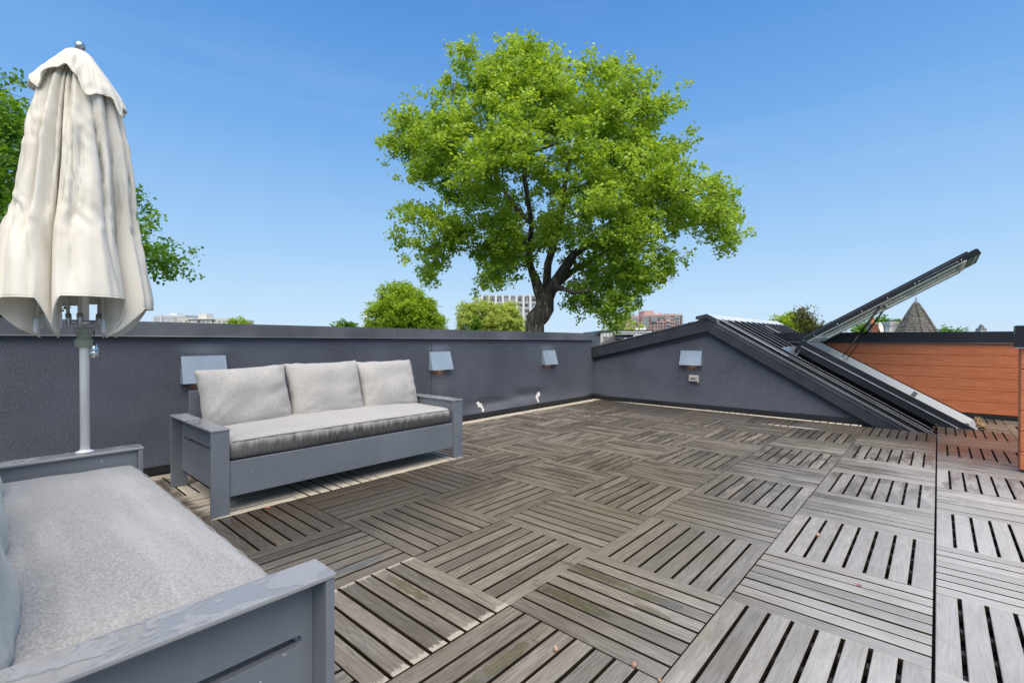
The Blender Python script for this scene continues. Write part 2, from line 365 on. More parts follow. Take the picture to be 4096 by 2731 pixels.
def hdpe_mat():
    m, nt, b = newmat('sofa_grey_board'); P = pos(nt)
    fine = noisen(nt, P, 420, 2, 0.5); n = noisen(nt, P, 2.5, 4, 0.6); st = noisen(nt, P, 1.0, 4, 0.6, (22, 22, 1.2))
    c = mixc(nt, mapr(nt, n, 0.3, 0.7), (0.130, 0.148, 0.170), (0.160, 0.181, 0.207))
    c = mixc(nt, mapr(nt, st, 0.6, 0.8, 0, 0.25), c, (0.24, 0.26, 0.29))
    dr = mapr(nt, noisen(nt, P, 60, 1, 0.4), 0.77, 0.8)
    c = mixc(nt, mathn(nt, 'MULTIPLY', dr, 0.7), c, (0.5, 0.53, 0.56))
    setp(nt, b, 'Base Color', c); setp(nt, b, 'Roughness', mixf(nt, n, 0.42, 0.55))
    setp(nt, b, 'Normal', bump(nt, fine, 0.12, 0.0006))
    return m
def wetcap_mat():
    """arm caps: board toned paler for overhead light, with beaded water lying on the top"""
    m, nt, b = newmat('sofa_wet_cap'); P = pos(nt)
    N3 = nt.nodes.new('ShaderNodeNewGeometry').outputs['Normal']; nz = xyz(nt, N3)[2]
    up = mapr(nt, nz, 0.6, 0.9)
    a = noisen(nt, P, 11, 3, 0.5, (1.0, 0.55, 1.0), 1.6)
    film = mapr(nt, a, 0.47, 0.53)
    rim = mapr(nt, mathn(nt, 'ABSOLUTE', mathn(nt, 'SUBTRACT', a, 0.50)), 0.03, 0.0)
    bead = mapr(nt, noisen(nt, P, 120, 2, 0.5), 0.6, 0.72)
    c = mixc(nt, mathn(nt, 'MULTIPLY', mathn(nt, 'MULTIPLY', film, up), 0.4), (0.25, 0.26, 0.272), (0.15, 0.16, 0.175))  # base paler than the side boards: light from above put into the colour
    setp(nt, b, 'Base Color', c)
    setp(nt, b, 'Roughness', mixf(nt, mathn(nt, 'MULTIPLY', film, up), 0.36, 0.05))
    h = mathn(nt, 'ADD', mathn(nt, 'MULTIPLY', film, 1.0), mathn(nt, 'MULTIPLY', mathn(nt, 'MULTIPLY', bead, mathn(nt, 'SUBTRACT', 1.0, film)), 0.5))
    h = mathn(nt, 'ADD', h, mathn(nt, 'MULTIPLY', noisen(nt, P, 18, 2, 0.5), 0.5))
    setp(nt, b, 'Normal', bump(nt, mathn(nt, 'MULTIPLY', h, up), 0.7, 0.0022))
    return m

def fabric_mat(name, base=(0.47, 0.47, 0.455), wetfront=None, wetbands=False, heath=0.12):
    m, nt, b = newmat(name); P = pos(nt); X, Y, Z = xyz(nt, P)
    weave = noisen(nt, P, 1.0, 2, 0.6, (150, 150, 420)); big = noisen(nt, P, 3.0, 4, 0.6); mid = noisen(nt, P, 75, 3, 0.7)
    c = mixc(nt, mapr(nt, mid, 0.3, 0.7), tuple(x*(1-heath) for x in base), tuple(min(1, x*(1+heath)) for x in base))
    c = mixc(nt, mapr(nt, big, 0.35, 0.7, 0, 0.3), c, tuple(x*0.82 for x in base))
    rough = 0.85
    if wetbands:      # soaked, heathered seat with paler brushed bands running front to back
        bn = noisen(nt, P, 1.0, 3, 0.6, (1.0, 6.5, 1.0))
        hs = noisen(nt, P, 1.0, 3, 0.75, (110, 190, 120))
        c = mixc(nt, mapr(nt, bn, 0.44, 0.60, 0, 0.5), c, (0.40, 0.40, 0.395))
        c = mixc(nt, mapr(nt, hs, 0.42, 0.7, 0, 0.6), c, (0.44, 0.44, 0.435))
        c = mixc(nt, mapr(nt, hs, 0.5, 0.3, 0, 0.6), c, (0.20, 0.195, 0.195))
        rough = 0.55
    if wetfront is not None:   # (x of the front face, z of the seam)
        fx, zs = wetfront
        fr = mapr(nt, X, fx-0.05, fx-0.02)
        st = noisen(nt, P, 1.0, 5, 0.75, (1, 34, 3.5)); st2 = noisen(nt, P, 1.0, 3, 0.6, (1, 90, 6))
        zz = mathn(nt, 'ADD', Z, mathn(nt, 'MULTIPLY', mathn(nt, 'SUBTRACT', st, 0.5), 0.12))
        band = mathn(nt, 'MULTIPLY', mapr(nt, zz, zs+0.005, zs-0.055), fr)
        dark = mathn(nt, 'MULTIPLY', band, mapr(nt, Y, -1.0, -0.3, 0.75, 0.97))
        c = mixc(nt, dark, c, mixc(nt, mapr(nt, st2, 0.3, 0.7), (0.015, 0.015, 0.015), (0.075, 0.073, 0.07)))
    drop = mathn(nt, 'MULTIPLY', mapr(nt, noisen(nt, P, 130, 1, 0.4), 0.72, 0.76), mapr(nt, noisen(nt, P, 2.5, 2, 0.5), 0.45, 0.6))
    setp(nt, b, 'Base Color', mixc(nt, mathn(nt, 'MULTIPLY', drop, 0.35), c, (0.75, 0.75, 0.75)))
    setp(nt, b, 'Roughness', mixf(nt, drop, rough, 0.15)); setp(nt, b, 'Sheen Weight', 0.15)
    h = mathn(nt, 'ADD', mathn(nt, 'MULTIPLY', weave, 0.6), mathn(nt, 'MULTIPLY', mid, 0.4))
    h = mathn(nt, 'ADD', h, mathn(nt, 'MULTIPLY', drop, 0.8))
    setp(nt, b, 'Normal', bump(nt, h, 0.3, 0.0015))
    return m

def canopy_mat():
    m, nt, b = newmat('canopy_cloth'); P = pos(nt); X, Y, Z = xyz(nt, P)
    n = noisen(nt, P, 2.6, 4, 0.6); st = noisen(nt, P, 1.0, 5, 0.7, (17, 17, 2.2)); sp = noisen(nt, P, 60, 3, 0.6)
    c = mixc(nt, mapr(nt, n, 0.3, 0.7), (0.83, 0.79, 0.69), (0.90, 0.875, 0.80))
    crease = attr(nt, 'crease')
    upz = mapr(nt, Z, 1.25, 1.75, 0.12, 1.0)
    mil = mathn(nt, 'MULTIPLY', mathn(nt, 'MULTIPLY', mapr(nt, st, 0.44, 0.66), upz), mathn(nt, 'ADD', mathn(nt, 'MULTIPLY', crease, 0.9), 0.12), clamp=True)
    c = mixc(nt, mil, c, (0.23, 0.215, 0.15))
    spot = mathn(nt, 'MULTIPLY', mapr(nt, noisen(nt, P, 4.5, 3, 0.5), 0.52, 0.62), upz)
    c = mixc(nt, mathn(nt, 'MULTIPLY', spot, 0.32), c, (0.56, 0.53, 0.44))
    speck = mathn(nt, 'MULTIPLY', mapr(nt, sp, 0.68, 0.76), mapr(nt, st, 0.45, 0.6))
    c = mixc(nt, mathn(nt, 'MULTIPLY', speck, mathn(nt, 'MULTIPLY', upz, 0.6)), c, (0.12, 0.11, 0.08))
    nt.nodes.remove(b)
    dif = nt.nodes.new('ShaderNodeBsdfDiffuse'); trn = nt.nodes.new('ShaderNodeBsdfTranslucent'); mx = nt.nodes.new('ShaderNodeMixShader')
    nt.links.new(c, dif.inputs[0]); nt.links.new(c, trn.inputs[0]); mx.inputs[0].default_value = 0.22
    h = mathn(nt, 'ADD', noisen(nt, P, 9, 3, 0.5, (1, 1, 0.35)), mathn(nt, 'MULTIPLY', noisen(nt, P, 300, 2, 0.5), 0.05))
    nm = bump(nt, h, 0.25, 0.006); nt.links.new(nm, dif.inputs['Normal'])
    nt.links.new(dif.outputs[0], mx.inputs[1]); nt.links.new(trn.outputs[0], mx.inputs[2])
    nt.links.new(mx.outputs[0], nt.nodes['Material Output'].inputs[0])
    return m

def orange_mat():
    m, nt, b = newmat('orange_timber_board'); P = pos(nt); X, Y, Z = xyz(nt, P)
    rnd = attr(nt, 'rnd'); off = mathn(nt, 'MULTIPLY', rnd, 23.0)
    h = mathn(nt, 'ADD', X, mathn(nt, 'ADD', Y, off))
    g = noisen(nt, comb(nt, mathn(nt, 'MULTIPLY', h, 2.0), mathn(nt, 'MULTIPLY', Z, 60.0), off), 2.2, 5, 0.6, dist=1.3)
    f = noisen(nt, comb(nt, mathn(nt, 'MULTIPLY', h, 5.0), mathn(nt, 'MULTIPLY', Z, 190.0), off), 2.0, 3, 0.6, dist=0.6)
    c = mixc(nt, mapr(nt, g, 0.3, 0.7), (0.42, 0.115, 0.040), (0.64, 0.215, 0.088))
    c = mixc(nt, mapr(nt, f, 0.55, 0.75, 0, 0.55), c, (0.17, 0.045, 0.018))
    setp(nt, b, 'Base Color', c); setp(nt, b, 'Roughness', 0.42)
    setp(nt, b, 'Normal', bump(nt, mathn(nt, 'ADD', g, mathn(nt, 'MULTIPLY', f, 0.6)), 0.5, 0.002))
    return m

def bark_mat(name, c0=(0.035, 0.03, 0.024), c1=(0.15, 0.135, 0.105), s=1.0):
    m, nt, b = newmat(name); P = pos(nt)
    v = noisen(nt, P, 5.0*s, 5, 0.7, (1, 1, 0.22), 0.9)
    r = mathn(nt, 'ABSOLUTE', mathn(nt, 'SUBTRACT', v, 0.5)); r = mapr(nt, r, 0.0, 0.14)
    setp(nt, b, 'Base Color', mixc(nt, r, c0, c1)); setp(nt, b, 'Roughness', 0.9)
    setp(nt, b, 'Normal', bump(nt, r, 1.0, 0.06)); return m
def leaf_mat(name, c0, c1, c2, tr=0.38):
    m, nt, b = newmat(name); nt.nodes.remove(b); rnd = attr(nt, 'rnd')
    c = mixc(nt, mapr(nt, rnd, 0.0, 0.55, smooth=False), c0, c1); c = mixc(nt, mapr(nt, rnd, 0.55, 1.0, smooth=False), c, c2)
    dif = nt.nodes.new('ShaderNodeBsdfPrincipled'); trn = nt.nodes.new('ShaderNodeBsdfTranslucent'); mx = nt.nodes.new('ShaderNodeMixShader')
    nt.links.new(c, dif.inputs[0]); dif.inputs['Roughness'].default_value = 0.42; dif.inputs['IOR'].default_value = 1.4
    nt.links.new(mixc(nt, 1.0, c, (1.25, 1.15, 0.5), 'MULTIPLY'), trn.inputs[0]); mx.inputs[0].default_value = tr
    nt.links.new(dif.outputs[0], mx.inputs[1]); nt.links.new(trn.outputs[0], mx.inputs[2])
    nt.links.new(mx.outputs[0], nt.nodes['Material Output'].inputs[0]); return m
def emit_mat(name, c, s):
    m, nt, b = newmat(name); setp(nt, b, 'Base Color', (0.8, 0.7, 0.5)); setp(nt, b, 'Emission Color', c); setp(nt, b, 'Emission Strength', s); return m

M = {}
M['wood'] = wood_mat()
M['bearer'] = simple('deck_bearer', (0.06, 0.056, 0.05), 0.5, var=0.4, vscale=20)
M['membrane'] = simple('roof_membrane', (0.012, 0.012, 0.013), 0.7)
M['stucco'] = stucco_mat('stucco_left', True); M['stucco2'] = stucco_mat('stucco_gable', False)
M['coping'] = metal_panel('coping_grey', (0.105, 0.11, 0.124), 0.42)
M['copingdk'] = metal_panel('coping_dark', (0.022, 0.025, 0.031), 0.36, 0.25, 0.3)
M['flash'] = metal_panel('flashing_black', (0.020, 0.021, 0.024), 0.45)
M['fascia'] = metal_panel('fascia_slate', (0.042, 0.046, 0.056), 0.42, 0.25, 0.3)
M['pan'] = metal_panel('roof_pan', (0.016, 0.018, 0.023), 0.5, 0.25, 0.12)
M['rib'] = metal_panel('roof_rib', (0.13, 0.14, 0.16), 0.16)
M['ribdark'] = metal_panel('seam_side', (0.012, 0.013, 0.017), 0.5, 0.2, 0.1)
M['seamtop'] = simple('seam_glint', (0.42, 0.44, 0.47), 0.3, 0.2, var=0.25, vscale=3)  # edge reflections painted as pale seam tops over dark sides
M['gapshade'] = metal_panel('gap_shade_black', (0.004, 0.004, 0.005), 0.9, 0.1, 0.0)  # lightless black for the dark gaps beside and under the curb
M['ridge'] = simple('ridge_cap', (0.62, 0.64, 0.66), 0.3, 0.1, var=0.08, vscale=2)  # pale base stands in for sky reflected in the metal
M['hdpe'] = hdpe_mat(); M['cap'] = wetcap_mat()
M['fab'] = fabric_mat('cushion_light', (0.375, 0.367, 0.35)); M['fabseat'] = fabric_mat('seat_soaked_front', (0.36, 0.352, 0.335), wetfront=(-3.097, 0.412))
M['fabwet'] = fabric_mat('seat_heathered', (0.262, 0.260, 0.250), wetbands=True); M['fabpale'] = fabric_mat('cushion_bluish', (0.40, 0.43, 0.41))
M['piping'] = simple('cushion_piping', (0.17, 0.17, 0.165), 0.8)
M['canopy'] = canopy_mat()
M['polew'] = simple('pole_white', (0.84, 0.85, 0.82), 0.3, var=0.05, coat=0.3)
M['plasticw'] = simple('rib_tip_white', (0.6, 0.62, 0.63), 0.35, var=0.05)
M['ribgrey'] = simple('rib_beige', (0.42, 0.41, 0.36), 0.4, var=0.1)
M['hub'] = simple('hub_olive', (0.30, 0.305, 0.235), 0.5, var=0.15)
M['alu'] = simple('aluminium', (0.5, 0.51, 0.52), 0.28, 0.9, var=0.08)
M['steel'] = simple('polished_steel', (0.72, 0.73, 0.74), 0.1, 1.0, var=0.03)
M['lamp'] = metal_panel('lamp_housing', (0.27, 0.335, 0.40), 0.35, 0.14)
M['glow'] = emit_mat('lamp_glow', (1.0, 0.40, 0.10, 1), 20.0)
M['orange'] = orange_mat()
M['white'] = simple('white_frame', (0.90, 0.91, 0.90), 0.35, var=0.04, coat=0.2)
M['palegreen'] = simple('sash_underside', (0.74, 0.82, 0.74), 0.4, var=0.05)
M['black'] = simple('black_rubber', (0.012, 0.012, 0.013), 0.4)
M['boxplastic'] = simple('outlet_cover_grey', (0.42, 0.41, 0.38), 0.4, var=0.1)
M['peel'] = simple('exposed_white_foam', (0.8, 0.79, 0.76), 0.8, var=0.05)
M['peel2'] = simple('exposed_white_foam_edge', (0.55, 0.54, 0.5), 0.8)
M['shingle'] = simple('asphalt_shingle', (0.115, 0.115, 0.118), 0.85, var=0.45, vscale=9, bscale=60, bstr=0.5)
M['shingletan'] = simple('turret_shingle', (0.12, 0.115, 0.105), 0.9, var=0.4, vscale=7, bscale=40, bstr=0.5)
M['stuccow'] = simple('white_render', (0.72, 0.72, 0.71), 0.8, var=0.04)
M['brick'] = simple('red_brick', (0.26, 0.09, 0.055), 0.85, var=0.4, vscale=9)
M['mortar'] = simple('mortar', (0.30, 0.27, 0.24), 0.9)
M['clay'] = simple('clay_pot', (0.48, 0.16, 0.06), 0.7)
M['darkglass'] = simple('window_dark', (0.08, 0.09, 0.105), 0.12, var=0.5, vscale=0.6)
M['paleglass'] = simple('window_pale', (0.30, 0.36, 0.40), 0.12, var=0.3, vscale=0.4)
M['greenglass'] = simple('window_green', (0.26, 0.40, 0.42), 0.12, var=0.2, vscale=0.4)
M['towerwall'] = simple('tower_wall', (0.50, 0.50, 0.485), 0.8, var=0.06)  # far building colours paled to stand in for distance haze
M['towerfin'] = simple('tower_fin', (0.70, 0.70, 0.69), 0.7, var=0.03)
M['towerbrown'] = simple('tower_brown', (0.42, 0.33, 0.28), 0.8, var=0.05)
M['towergrey'] = simple('tower_spandrel', (0.38, 0.39, 0.40), 0.7, var=0.1)
M['pinkwall'] = simple('pink_brick', (0.50, 0.315, 0.275), 0.85, var=0.08, vscale=0.8)
M['pinkband'] = simple('pale_band', (0.60, 0.48, 0.43), 0.85, var=0.05)
M['greycurtain'] = simple('grey_curtain_wall', (0.27, 0.30, 0.32), 0.3, var=0.2)
M['beige'] = simple('beige_wall', (0.56, 0.55, 0.50), 0.85, var=0.05, vscale=0.3)
M['beigeL'] = simple('cream_wall', (0.68, 0.66, 0.61), 0.85, var=0.04, vscale=0.3)
M['ground'] = simple('grass_ground', (0.055, 0.075, 0.03), 0.95, var=0.4, vscale=0.15)
M['asphalt'] = simple('asphalt', (0.05, 0.05, 0.052), 0.9, var=0.2)
M['nut'] = simple('acorn_shell', (0.38, 0.25, 0.18), 0.5, var=0.3, vscale=90)
M['litter'] = simple('dry_leaves', (0.30, 0.20, 0.10), 0.8, var=0.5, vscale=40)
M['litterw'] = simple('pale_litter', (0.60, 0.52, 0.42), 0.8, var=0.3, vscale=60)
M['redleaf'] = simple('red_leaf', (0.26, 0.06, 0.03), 0.6)
M['bark'] = bark_mat('oak_bark', (0.05, 0.042, 0.033), (0.24, 0.215, 0.17)); M['bark2'] = bark_mat('bark_brown', (0.03, 0.022, 0.016), (0.09, 0.07, 0.05))
M['leafA'] = leaf_mat('oak_leaves', (0.14, 0.25, 0.025), (0.33, 0.50, 0.055), (0.60, 0.78, 0.20), 0.5)
M['leafB'] = leaf_mat('deep_green_leaves', (0.06, 0.15, 0.02), (0.13, 0.29, 0.03), (0.28, 0.46, 0.06), 0.5)
M['leafC'] = leaf_mat('lime_leaves', (0.18, 0.30, 0.02), (0.32, 0.48, 0.04), (0.50, 0.64, 0.10), 0.5)
M['leafD'] = leaf_mat('pale_leaves', (0.30, 0.40, 0.08), (0.46, 0.56, 0.15), (0.60, 0.70, 0.24), 0.5)
M['leafE'] = leaf_mat('bronze_leaves', (0.06, 0.07, 0.02), (0.12, 0.13, 0.035), (0.20, 0.20, 0.06))

R = random.Random(11)
GZ = -9.5
# ================================================================== THE SETTING
g = B(-900, -700, GZ-1, 900, 1500, GZ).build('ground', M['ground']); tag(g, kind='structure')
# the roof the terrace stands on, one flat slab under the tiles
m = B(-4.62, -6.0, -0.35, 6.5, 6.85, -0.075).build('roof_membrane', M['membrane']); tag(m, kind='structure')
m = B(-4.62, -6.0, GZ, 6.5, 9.2, -0.352).build('building_below', M['brick']); tag(m, kind='structure')

# ---- deck of parquet tiles
T = 0.61
deck = empty('deck'); tag(deck, kind='structure')
allowed = [(-4.345, 0.0, -2.6, 4.885), (-4.345, -0.66, 4.885, 4.985), (0.007, 3.0, -2.6, 5.485), (0.405, 1.5, 5.485, 6.565)]
slats = []
for i in range(-8, 4):
    for j in range(-4, 11):
        X0, Y0 = i*T, j*T
        if i >= 2 and j > 5: continue
        if i < 0 and j > 8: continue
        run_x = (i+j) % 2 != 0
        tz = R.uniform(-0.0015, 0.0015); sub = []
        for k in range(8):
            a0 = k*T/8 + 0.0064; a1 = (k+1)*T/8 - 0.0064
            if k == 0: a0 = 0.002
            if k == 7: a1 = T - 0.002
            r = (X0+0.002, X0+T-0.002, Y0+a0, Y0+a1) if run_x else (X0+a0, X0+a1, Y0+0.002, Y0+T-0.002)
            rn = R.random()
            for (ax0, ax1, ay0, ay1) in allowed:
                x0, x1, y0, y1 = max(r[0], ax0), min(r[1], ax1), max(r[2], ay0), min(r[3], ay1)
                if x1-x0 > 0.012 and y1-y0 > 0.012:
                    sub.append((x0, x1, y0, y1, tz+R.uniform(-0.0012, 0.0012), rn, 0.0 if run_x else 1.0))
        if not sub: continue
        mb = MB()
        xs0 = min(s[0] for s in sub); xs1 = max(s[1] for s in sub); ys0 = min(s[2] for s in sub); ys1 = max(s[3] for s in sub)
        for q in (0.05, 0.21, 0.37, 0.53):
            if run_x:
                x = X0+q
                if x > xs0 and x+0.03 < xs1: mb.box(x, ys0+.004, -0.055, x+0.03, ys1-.004, -0.028)
            else:
                y = Y0+q
                if y > ys0 and y+0.03 < ys1: mb.box(xs0+.004, y, -0.055, xs1-.004, y+0.03, -0.028)
        if not mb.v: mb.box(xs0+.005, ys0+.005, -0.055, xs1-.005, ys1-.005, -0.028)
        tile = mb.build('deck_tile', M['bearer'], deck)
        for s in sub:
            c = Vector(((s[0]+s[1])/2, (s[2]+s[3])/2, 0)); d = (c-CAM); z = d.dot(FW)
            if z < 0.5: sc = 0
            else:
                px = abs(d.dot(RT)/z); vis = px < 1.12
                hid = (c.x < -1.0 and c.y < -1.42)
                sc = ((s[1]-s[0])*(s[3]-s[2])/z**3) if (vis and not hid) else 0
            slats.append((sc, s, tile))
slats.sort(key=lambda t: -t[0])
rest = MB(); ra = []; ro = []
for n_, (sc, s, tile) in enumerate(slats):
    x0, x1, y0, y1, tz, rn, ori = s
    mb = MB() if n_ < 300 else rest; k0 = len(mb.f)
    mb.cbox(x0, y0, -0.027+tz, x1, y1, tz, 0.002)
    nf = len(mb.f)-k0
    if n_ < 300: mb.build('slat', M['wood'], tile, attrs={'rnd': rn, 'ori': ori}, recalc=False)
    else: ra += [rn]*nf; ro += [ori]*nf
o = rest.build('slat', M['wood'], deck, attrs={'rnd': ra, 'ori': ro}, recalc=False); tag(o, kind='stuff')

# ---- left parapet wall
WX, GY = -4.39, 5.06
def ctop(y): return 1.1085 + (5.0-y)*0.0068
wl = empty('parapet_wall', (WX, 1.5, 0)); tag(wl, 'long slate blue stucco parapet wall behind the sofa with metal coping', 'wall')
def WP(m): # shift builder coordinates into the local frame of an empty at (WX,1.5,0)
    m.v = [(a-WX, b-1.5, c) for a, b, c in m.v]; return m
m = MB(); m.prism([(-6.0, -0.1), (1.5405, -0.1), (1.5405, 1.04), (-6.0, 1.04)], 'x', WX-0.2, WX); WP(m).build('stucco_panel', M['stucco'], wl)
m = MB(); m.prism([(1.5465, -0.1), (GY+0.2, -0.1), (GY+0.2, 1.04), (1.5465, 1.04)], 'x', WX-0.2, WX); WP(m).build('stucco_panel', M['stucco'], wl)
WP(B(WX-0.19, 1.5405, -0.1, WX-0.012, 1.5465, 1.03)).build('joint', M['black'], wl)
segs = [(-6.0, 1.060), (1.064, 4.221), (4.225, 5.005)]
for a, b_ in segs:
    m = MB()
    prof = lambda y: [(WX-0.26, ctop(y)-.12), (WX-0.26, ctop(y)-0.004), (WX+0.032, ctop(y)), (WX+0.032, ctop(y)-0.104), (WX+0.044, ctop(y)-0.1115), (WX+0.03, ctop(y)-0.1115), (WX+0.03, ctop(y)-.02), (WX-.24, ctop(y)-.024)]
    P0 = [(x, a, z) for x, z in prof(a)]; P1 = [(x, b_, z) for x, z in prof(b_)]; n = len(P0)
    m.add(P0+P1, [tuple(range(n))[::-1], tuple(range(n, 2*n))]+[(k, (k+1) % n, n+(k+1) % n, n+k) for k in range(n)])
    WP(m).build('coping', M['coping'], wl)
m = MB(); m.prism([(WX, -.1), (WX+0.012, -.1), (WX+0.012, .052), (WX+0.016, .058), (WX, .062)], 'y', -6.0, GY-0.002); WP(m).build('base_flashing', M['flash'], wl)
def peel(pts, nm):
    mm = MB(); cy = sum(p[0] for p in pts)/len(pts); cz = sum(p[1] for p in pts)/len(pts)
    mm.prism(pts, 'x', WX, WX+0.004); a = WP(mm).build(nm, M['peel'], wl)
peel([(2.26, .20), (2.31, .215), (2.33, .185), (2.36, .19), (2.365, .155), (2.385, .15), (2.38, .125), (2.41, .11), (2.40, .07), (2.37, .075), (2.365, .11), (2.34, .14), (2.30, .145), (2.29, .17)], 'peeled_patch')
peel([(3.50, .205), (3.53, .235), (3.56, .23), (3.575, .20), (3.56, .17), (3.52, .15), (3.535, .13), (3.55, .10), (3.54, .075), (3.52, .085), (3.50, .12), (3.475, .14), (3.47, .17)], 'peeled_patch')

# ---- gable wall, its roof and the standing seam slope
gb = empty('gable_roof', (-2.45, GY, 0)); tag(gb, 'low gabled roof in dark slate metal with stucco end wall closing the terrace', 'roof')
def GP(m): m.v = [(a+2.45, b-GY, c) for a, b, c in m.v]; return m
AX, AZ = -2.447, 1.300        # apex of the fascia top
def rz(x): return AZ - 0.588*(x-AX) if x > AX else AZ - 0.2262*(AX-x)
m = MB(); m.prism([(WX+.001, -.3), (0.15, -.3), (0.15, rz(0.15)-.1), (AX, AZ-.1), (WX+.001, rz(WX)-.1)], 'y', GY, GY+0.15); GP(m).build('stucco_wall', M['stucco2'], gb)
m = MB(); m.prism([(WX+.012, -.1), (-0.2, -.1), (-0.2, .052), (-0.2, .062), (WX+.012, .058)], 'y', GY-0.012, GY-.0005); GP(m).build('base_flashing', M['flash'], gb)
FY = 4.985
def strip(xa, xb, t0, t1, ya, yb):      # band parallel to the roof line
    mm = MB(); mm.prism([(xa, rz(xa)-t1), (xb, rz(xb)-t1), (xb, rz(xb)-t0), (xa, rz(xa)-t0)], 'y', ya, yb); return GP(mm)
strip(WX+.001, AX-.001, 0.0, 0.170, FY, GY-.001).build('fascia', M['fascia'], gb)
strip(AX+.001, 0.3, 0.0, 0.185, FY, GY-.001).build('fascia', M['fascia'], gb)
strip(WX+.02, AX-.001, 0.1705, 0.212, FY+.035, GY-.002).build('fascia_trim', M['flash'], gb)
strip(AX+.001, 0.3, 0.1855, 0.225, FY+.035, GY-.002).build('fascia_trim', M['flash'], gb)
strip(AX+.001, 0.3, -0.020, 0.0, FY-.008, FY+.03).build('drip_edge', M['rib'], gb)
strip(AX+.001, 0.3, 0.03, 0.04, FY-.006, FY+.001).build('drip_edge', M['rib'], gb)
# left slope: shingle courses
m = MB()
m.prism([(WX-.15, rz(WX)-.03), (AX, AZ+.002), (AX, AZ-.1), (WX-.15, rz(WX)-.1)], 'y', FY+.01, 8.9); GP(m).build('slope_deck', M['shingle'], gb)
ncs = 15
for k in range(ncs):
    xa = WX-.19 + (AX-WX+.19)*k/ncs; xb = WX-.19 + (AX-WX+.19)*(k+1)/ncs + .01
    mm = MB(); y = FY-.012
    while y < 8.8:
        wd = R.uniform(.22, .34) if k < ncs else .3; yb = min(8.8, y+wd); dz = R.uniform(0, .008)
        mm.add([(xa, y, rz(max(xa, WX-.2))+.018+dz), (xb, y, rz(min(xb, AX))+.006+dz), (xb, yb-.004, rz(min(xb, AX))+.006+dz), (xa, yb-.004, rz(xa)+.018+dz),
                (xa, y, rz(xa)+.0), (xb, y, rz(min(xb, AX))-.0), (xb, yb-.004, rz(min(xb, AX))-.0), (xa, yb-.004, rz(xa)+.0)],
               [(0, 1, 2, 3), (0, 4, 5, 1), (1, 5, 6, 2), (2, 6, 7, 3), (3, 7, 4, 0)])
        y = yb
        if k > 0 and y > 6.2: 
            pass
    o = GP(mm).build('shingle_course', M['shingle'], gb); tag(o, kind='stuff')
# right slope pans
KR = -0.083
def pz(x): return KR - 0.588*x
m = MB(); m.add([(-2.30, FY+.03, pz(-2.30)), (0.2, FY+.03, pz(0.2)), (0.2, 8.85, pz(0.2)), (-2.30, 8.85, pz(-2.30)),
                 (-2.30, FY+.03, pz(-2.30)-.02), (0.2, FY+.03, pz(0.2)-.02), (0.2, 8.85, pz(0.2)-.02), (-2.30, 8.85, pz(-2.30)-.02)],
                [(0, 1, 2, 3), (7, 6, 5, 4), (0, 4, 5, 1), (1, 5, 6, 2), (2, 6, 7, 3), (3, 7, 4, 0)])
GP(m).build('roof_pan', M['pan'], gb)
m = MB(); m.add([(AX, FY+.001, AZ), (0.2, FY+.001, rz(.2)), (0.2, FY+.06, pz(.2)+.001), (-2.30, FY+.06, pz(-2.30)+.001), (AX, FY+.06, AZ+.06)], [(0, 1, 2, 3, 4)]); GP(m).build('rake_flashing', M['fascia'], gb)
ribs = [5.05, 5.135, 5.41] + [5.72+0.305*k for k in range(11)]
for y in ribs:
    xe = 0.2 if y < 5.5 else (-1.60 if y < 6.6 else -1.0)
    h = .030 if y > 5.1 else .02; wd = .0065 if y > 5.06 else .012
    mm = MB(); mm.prism([(-2.30, pz(-2.30)), (xe, pz(xe)), (xe, pz(xe)+h), (-2.30, pz(-2.30)+h)], 'y', y-wd, y+wd)
    o = GP(mm).build('seam_rib', M['ribdark'], gb)
    mm = MB(); mm.prism([(-2.30, pz(-2.30)+h+.0005), (xe, pz(xe)+h+.0005), (xe, pz(xe)+h+.0035), (-2.30, pz(-2.30)+h+.0035)], 'y', y-wd, y+wd*.7); mm = GP(mm).build('seam_glint', M['seamtop'], o)
    if 5.1 < y < 5.5:
        for q_ in (-.05, .06):
            mm = MB(); mm.prism([(-2.30, pz(-2.30)), (xe, pz(xe)), (xe, pz(xe)+.010), (-2.30, pz(-2.30)+.010)], 'y', y+q_-.0025, y+q_+.0025); GP(mm).build('pan_crease', M['rib'], gb)
mm = MB(); mm.prism([(-1.45, pz(-1.45)+.001), (.2, pz(.2)+.001), (.2, pz(.2)+.006), (-1.45, pz(-1.45)+.006)], 'y', 5.425, 5.5); GP(mm).build('gap_shade_strip', M['gapshade'], gb)
# pale strip laid along the first rib as its sky reflection
mm = MB(); mm.prism([(-2.33, pz(-2.33)+.021), (-1.45, pz(-1.45)+.021), (-1.45, pz(-1.45)+.024), (-2.33, pz(-2.33)+.024)], 'y', 5.035, 5.075); GP(mm).build('rib_reflection', M['ridge'], gb)
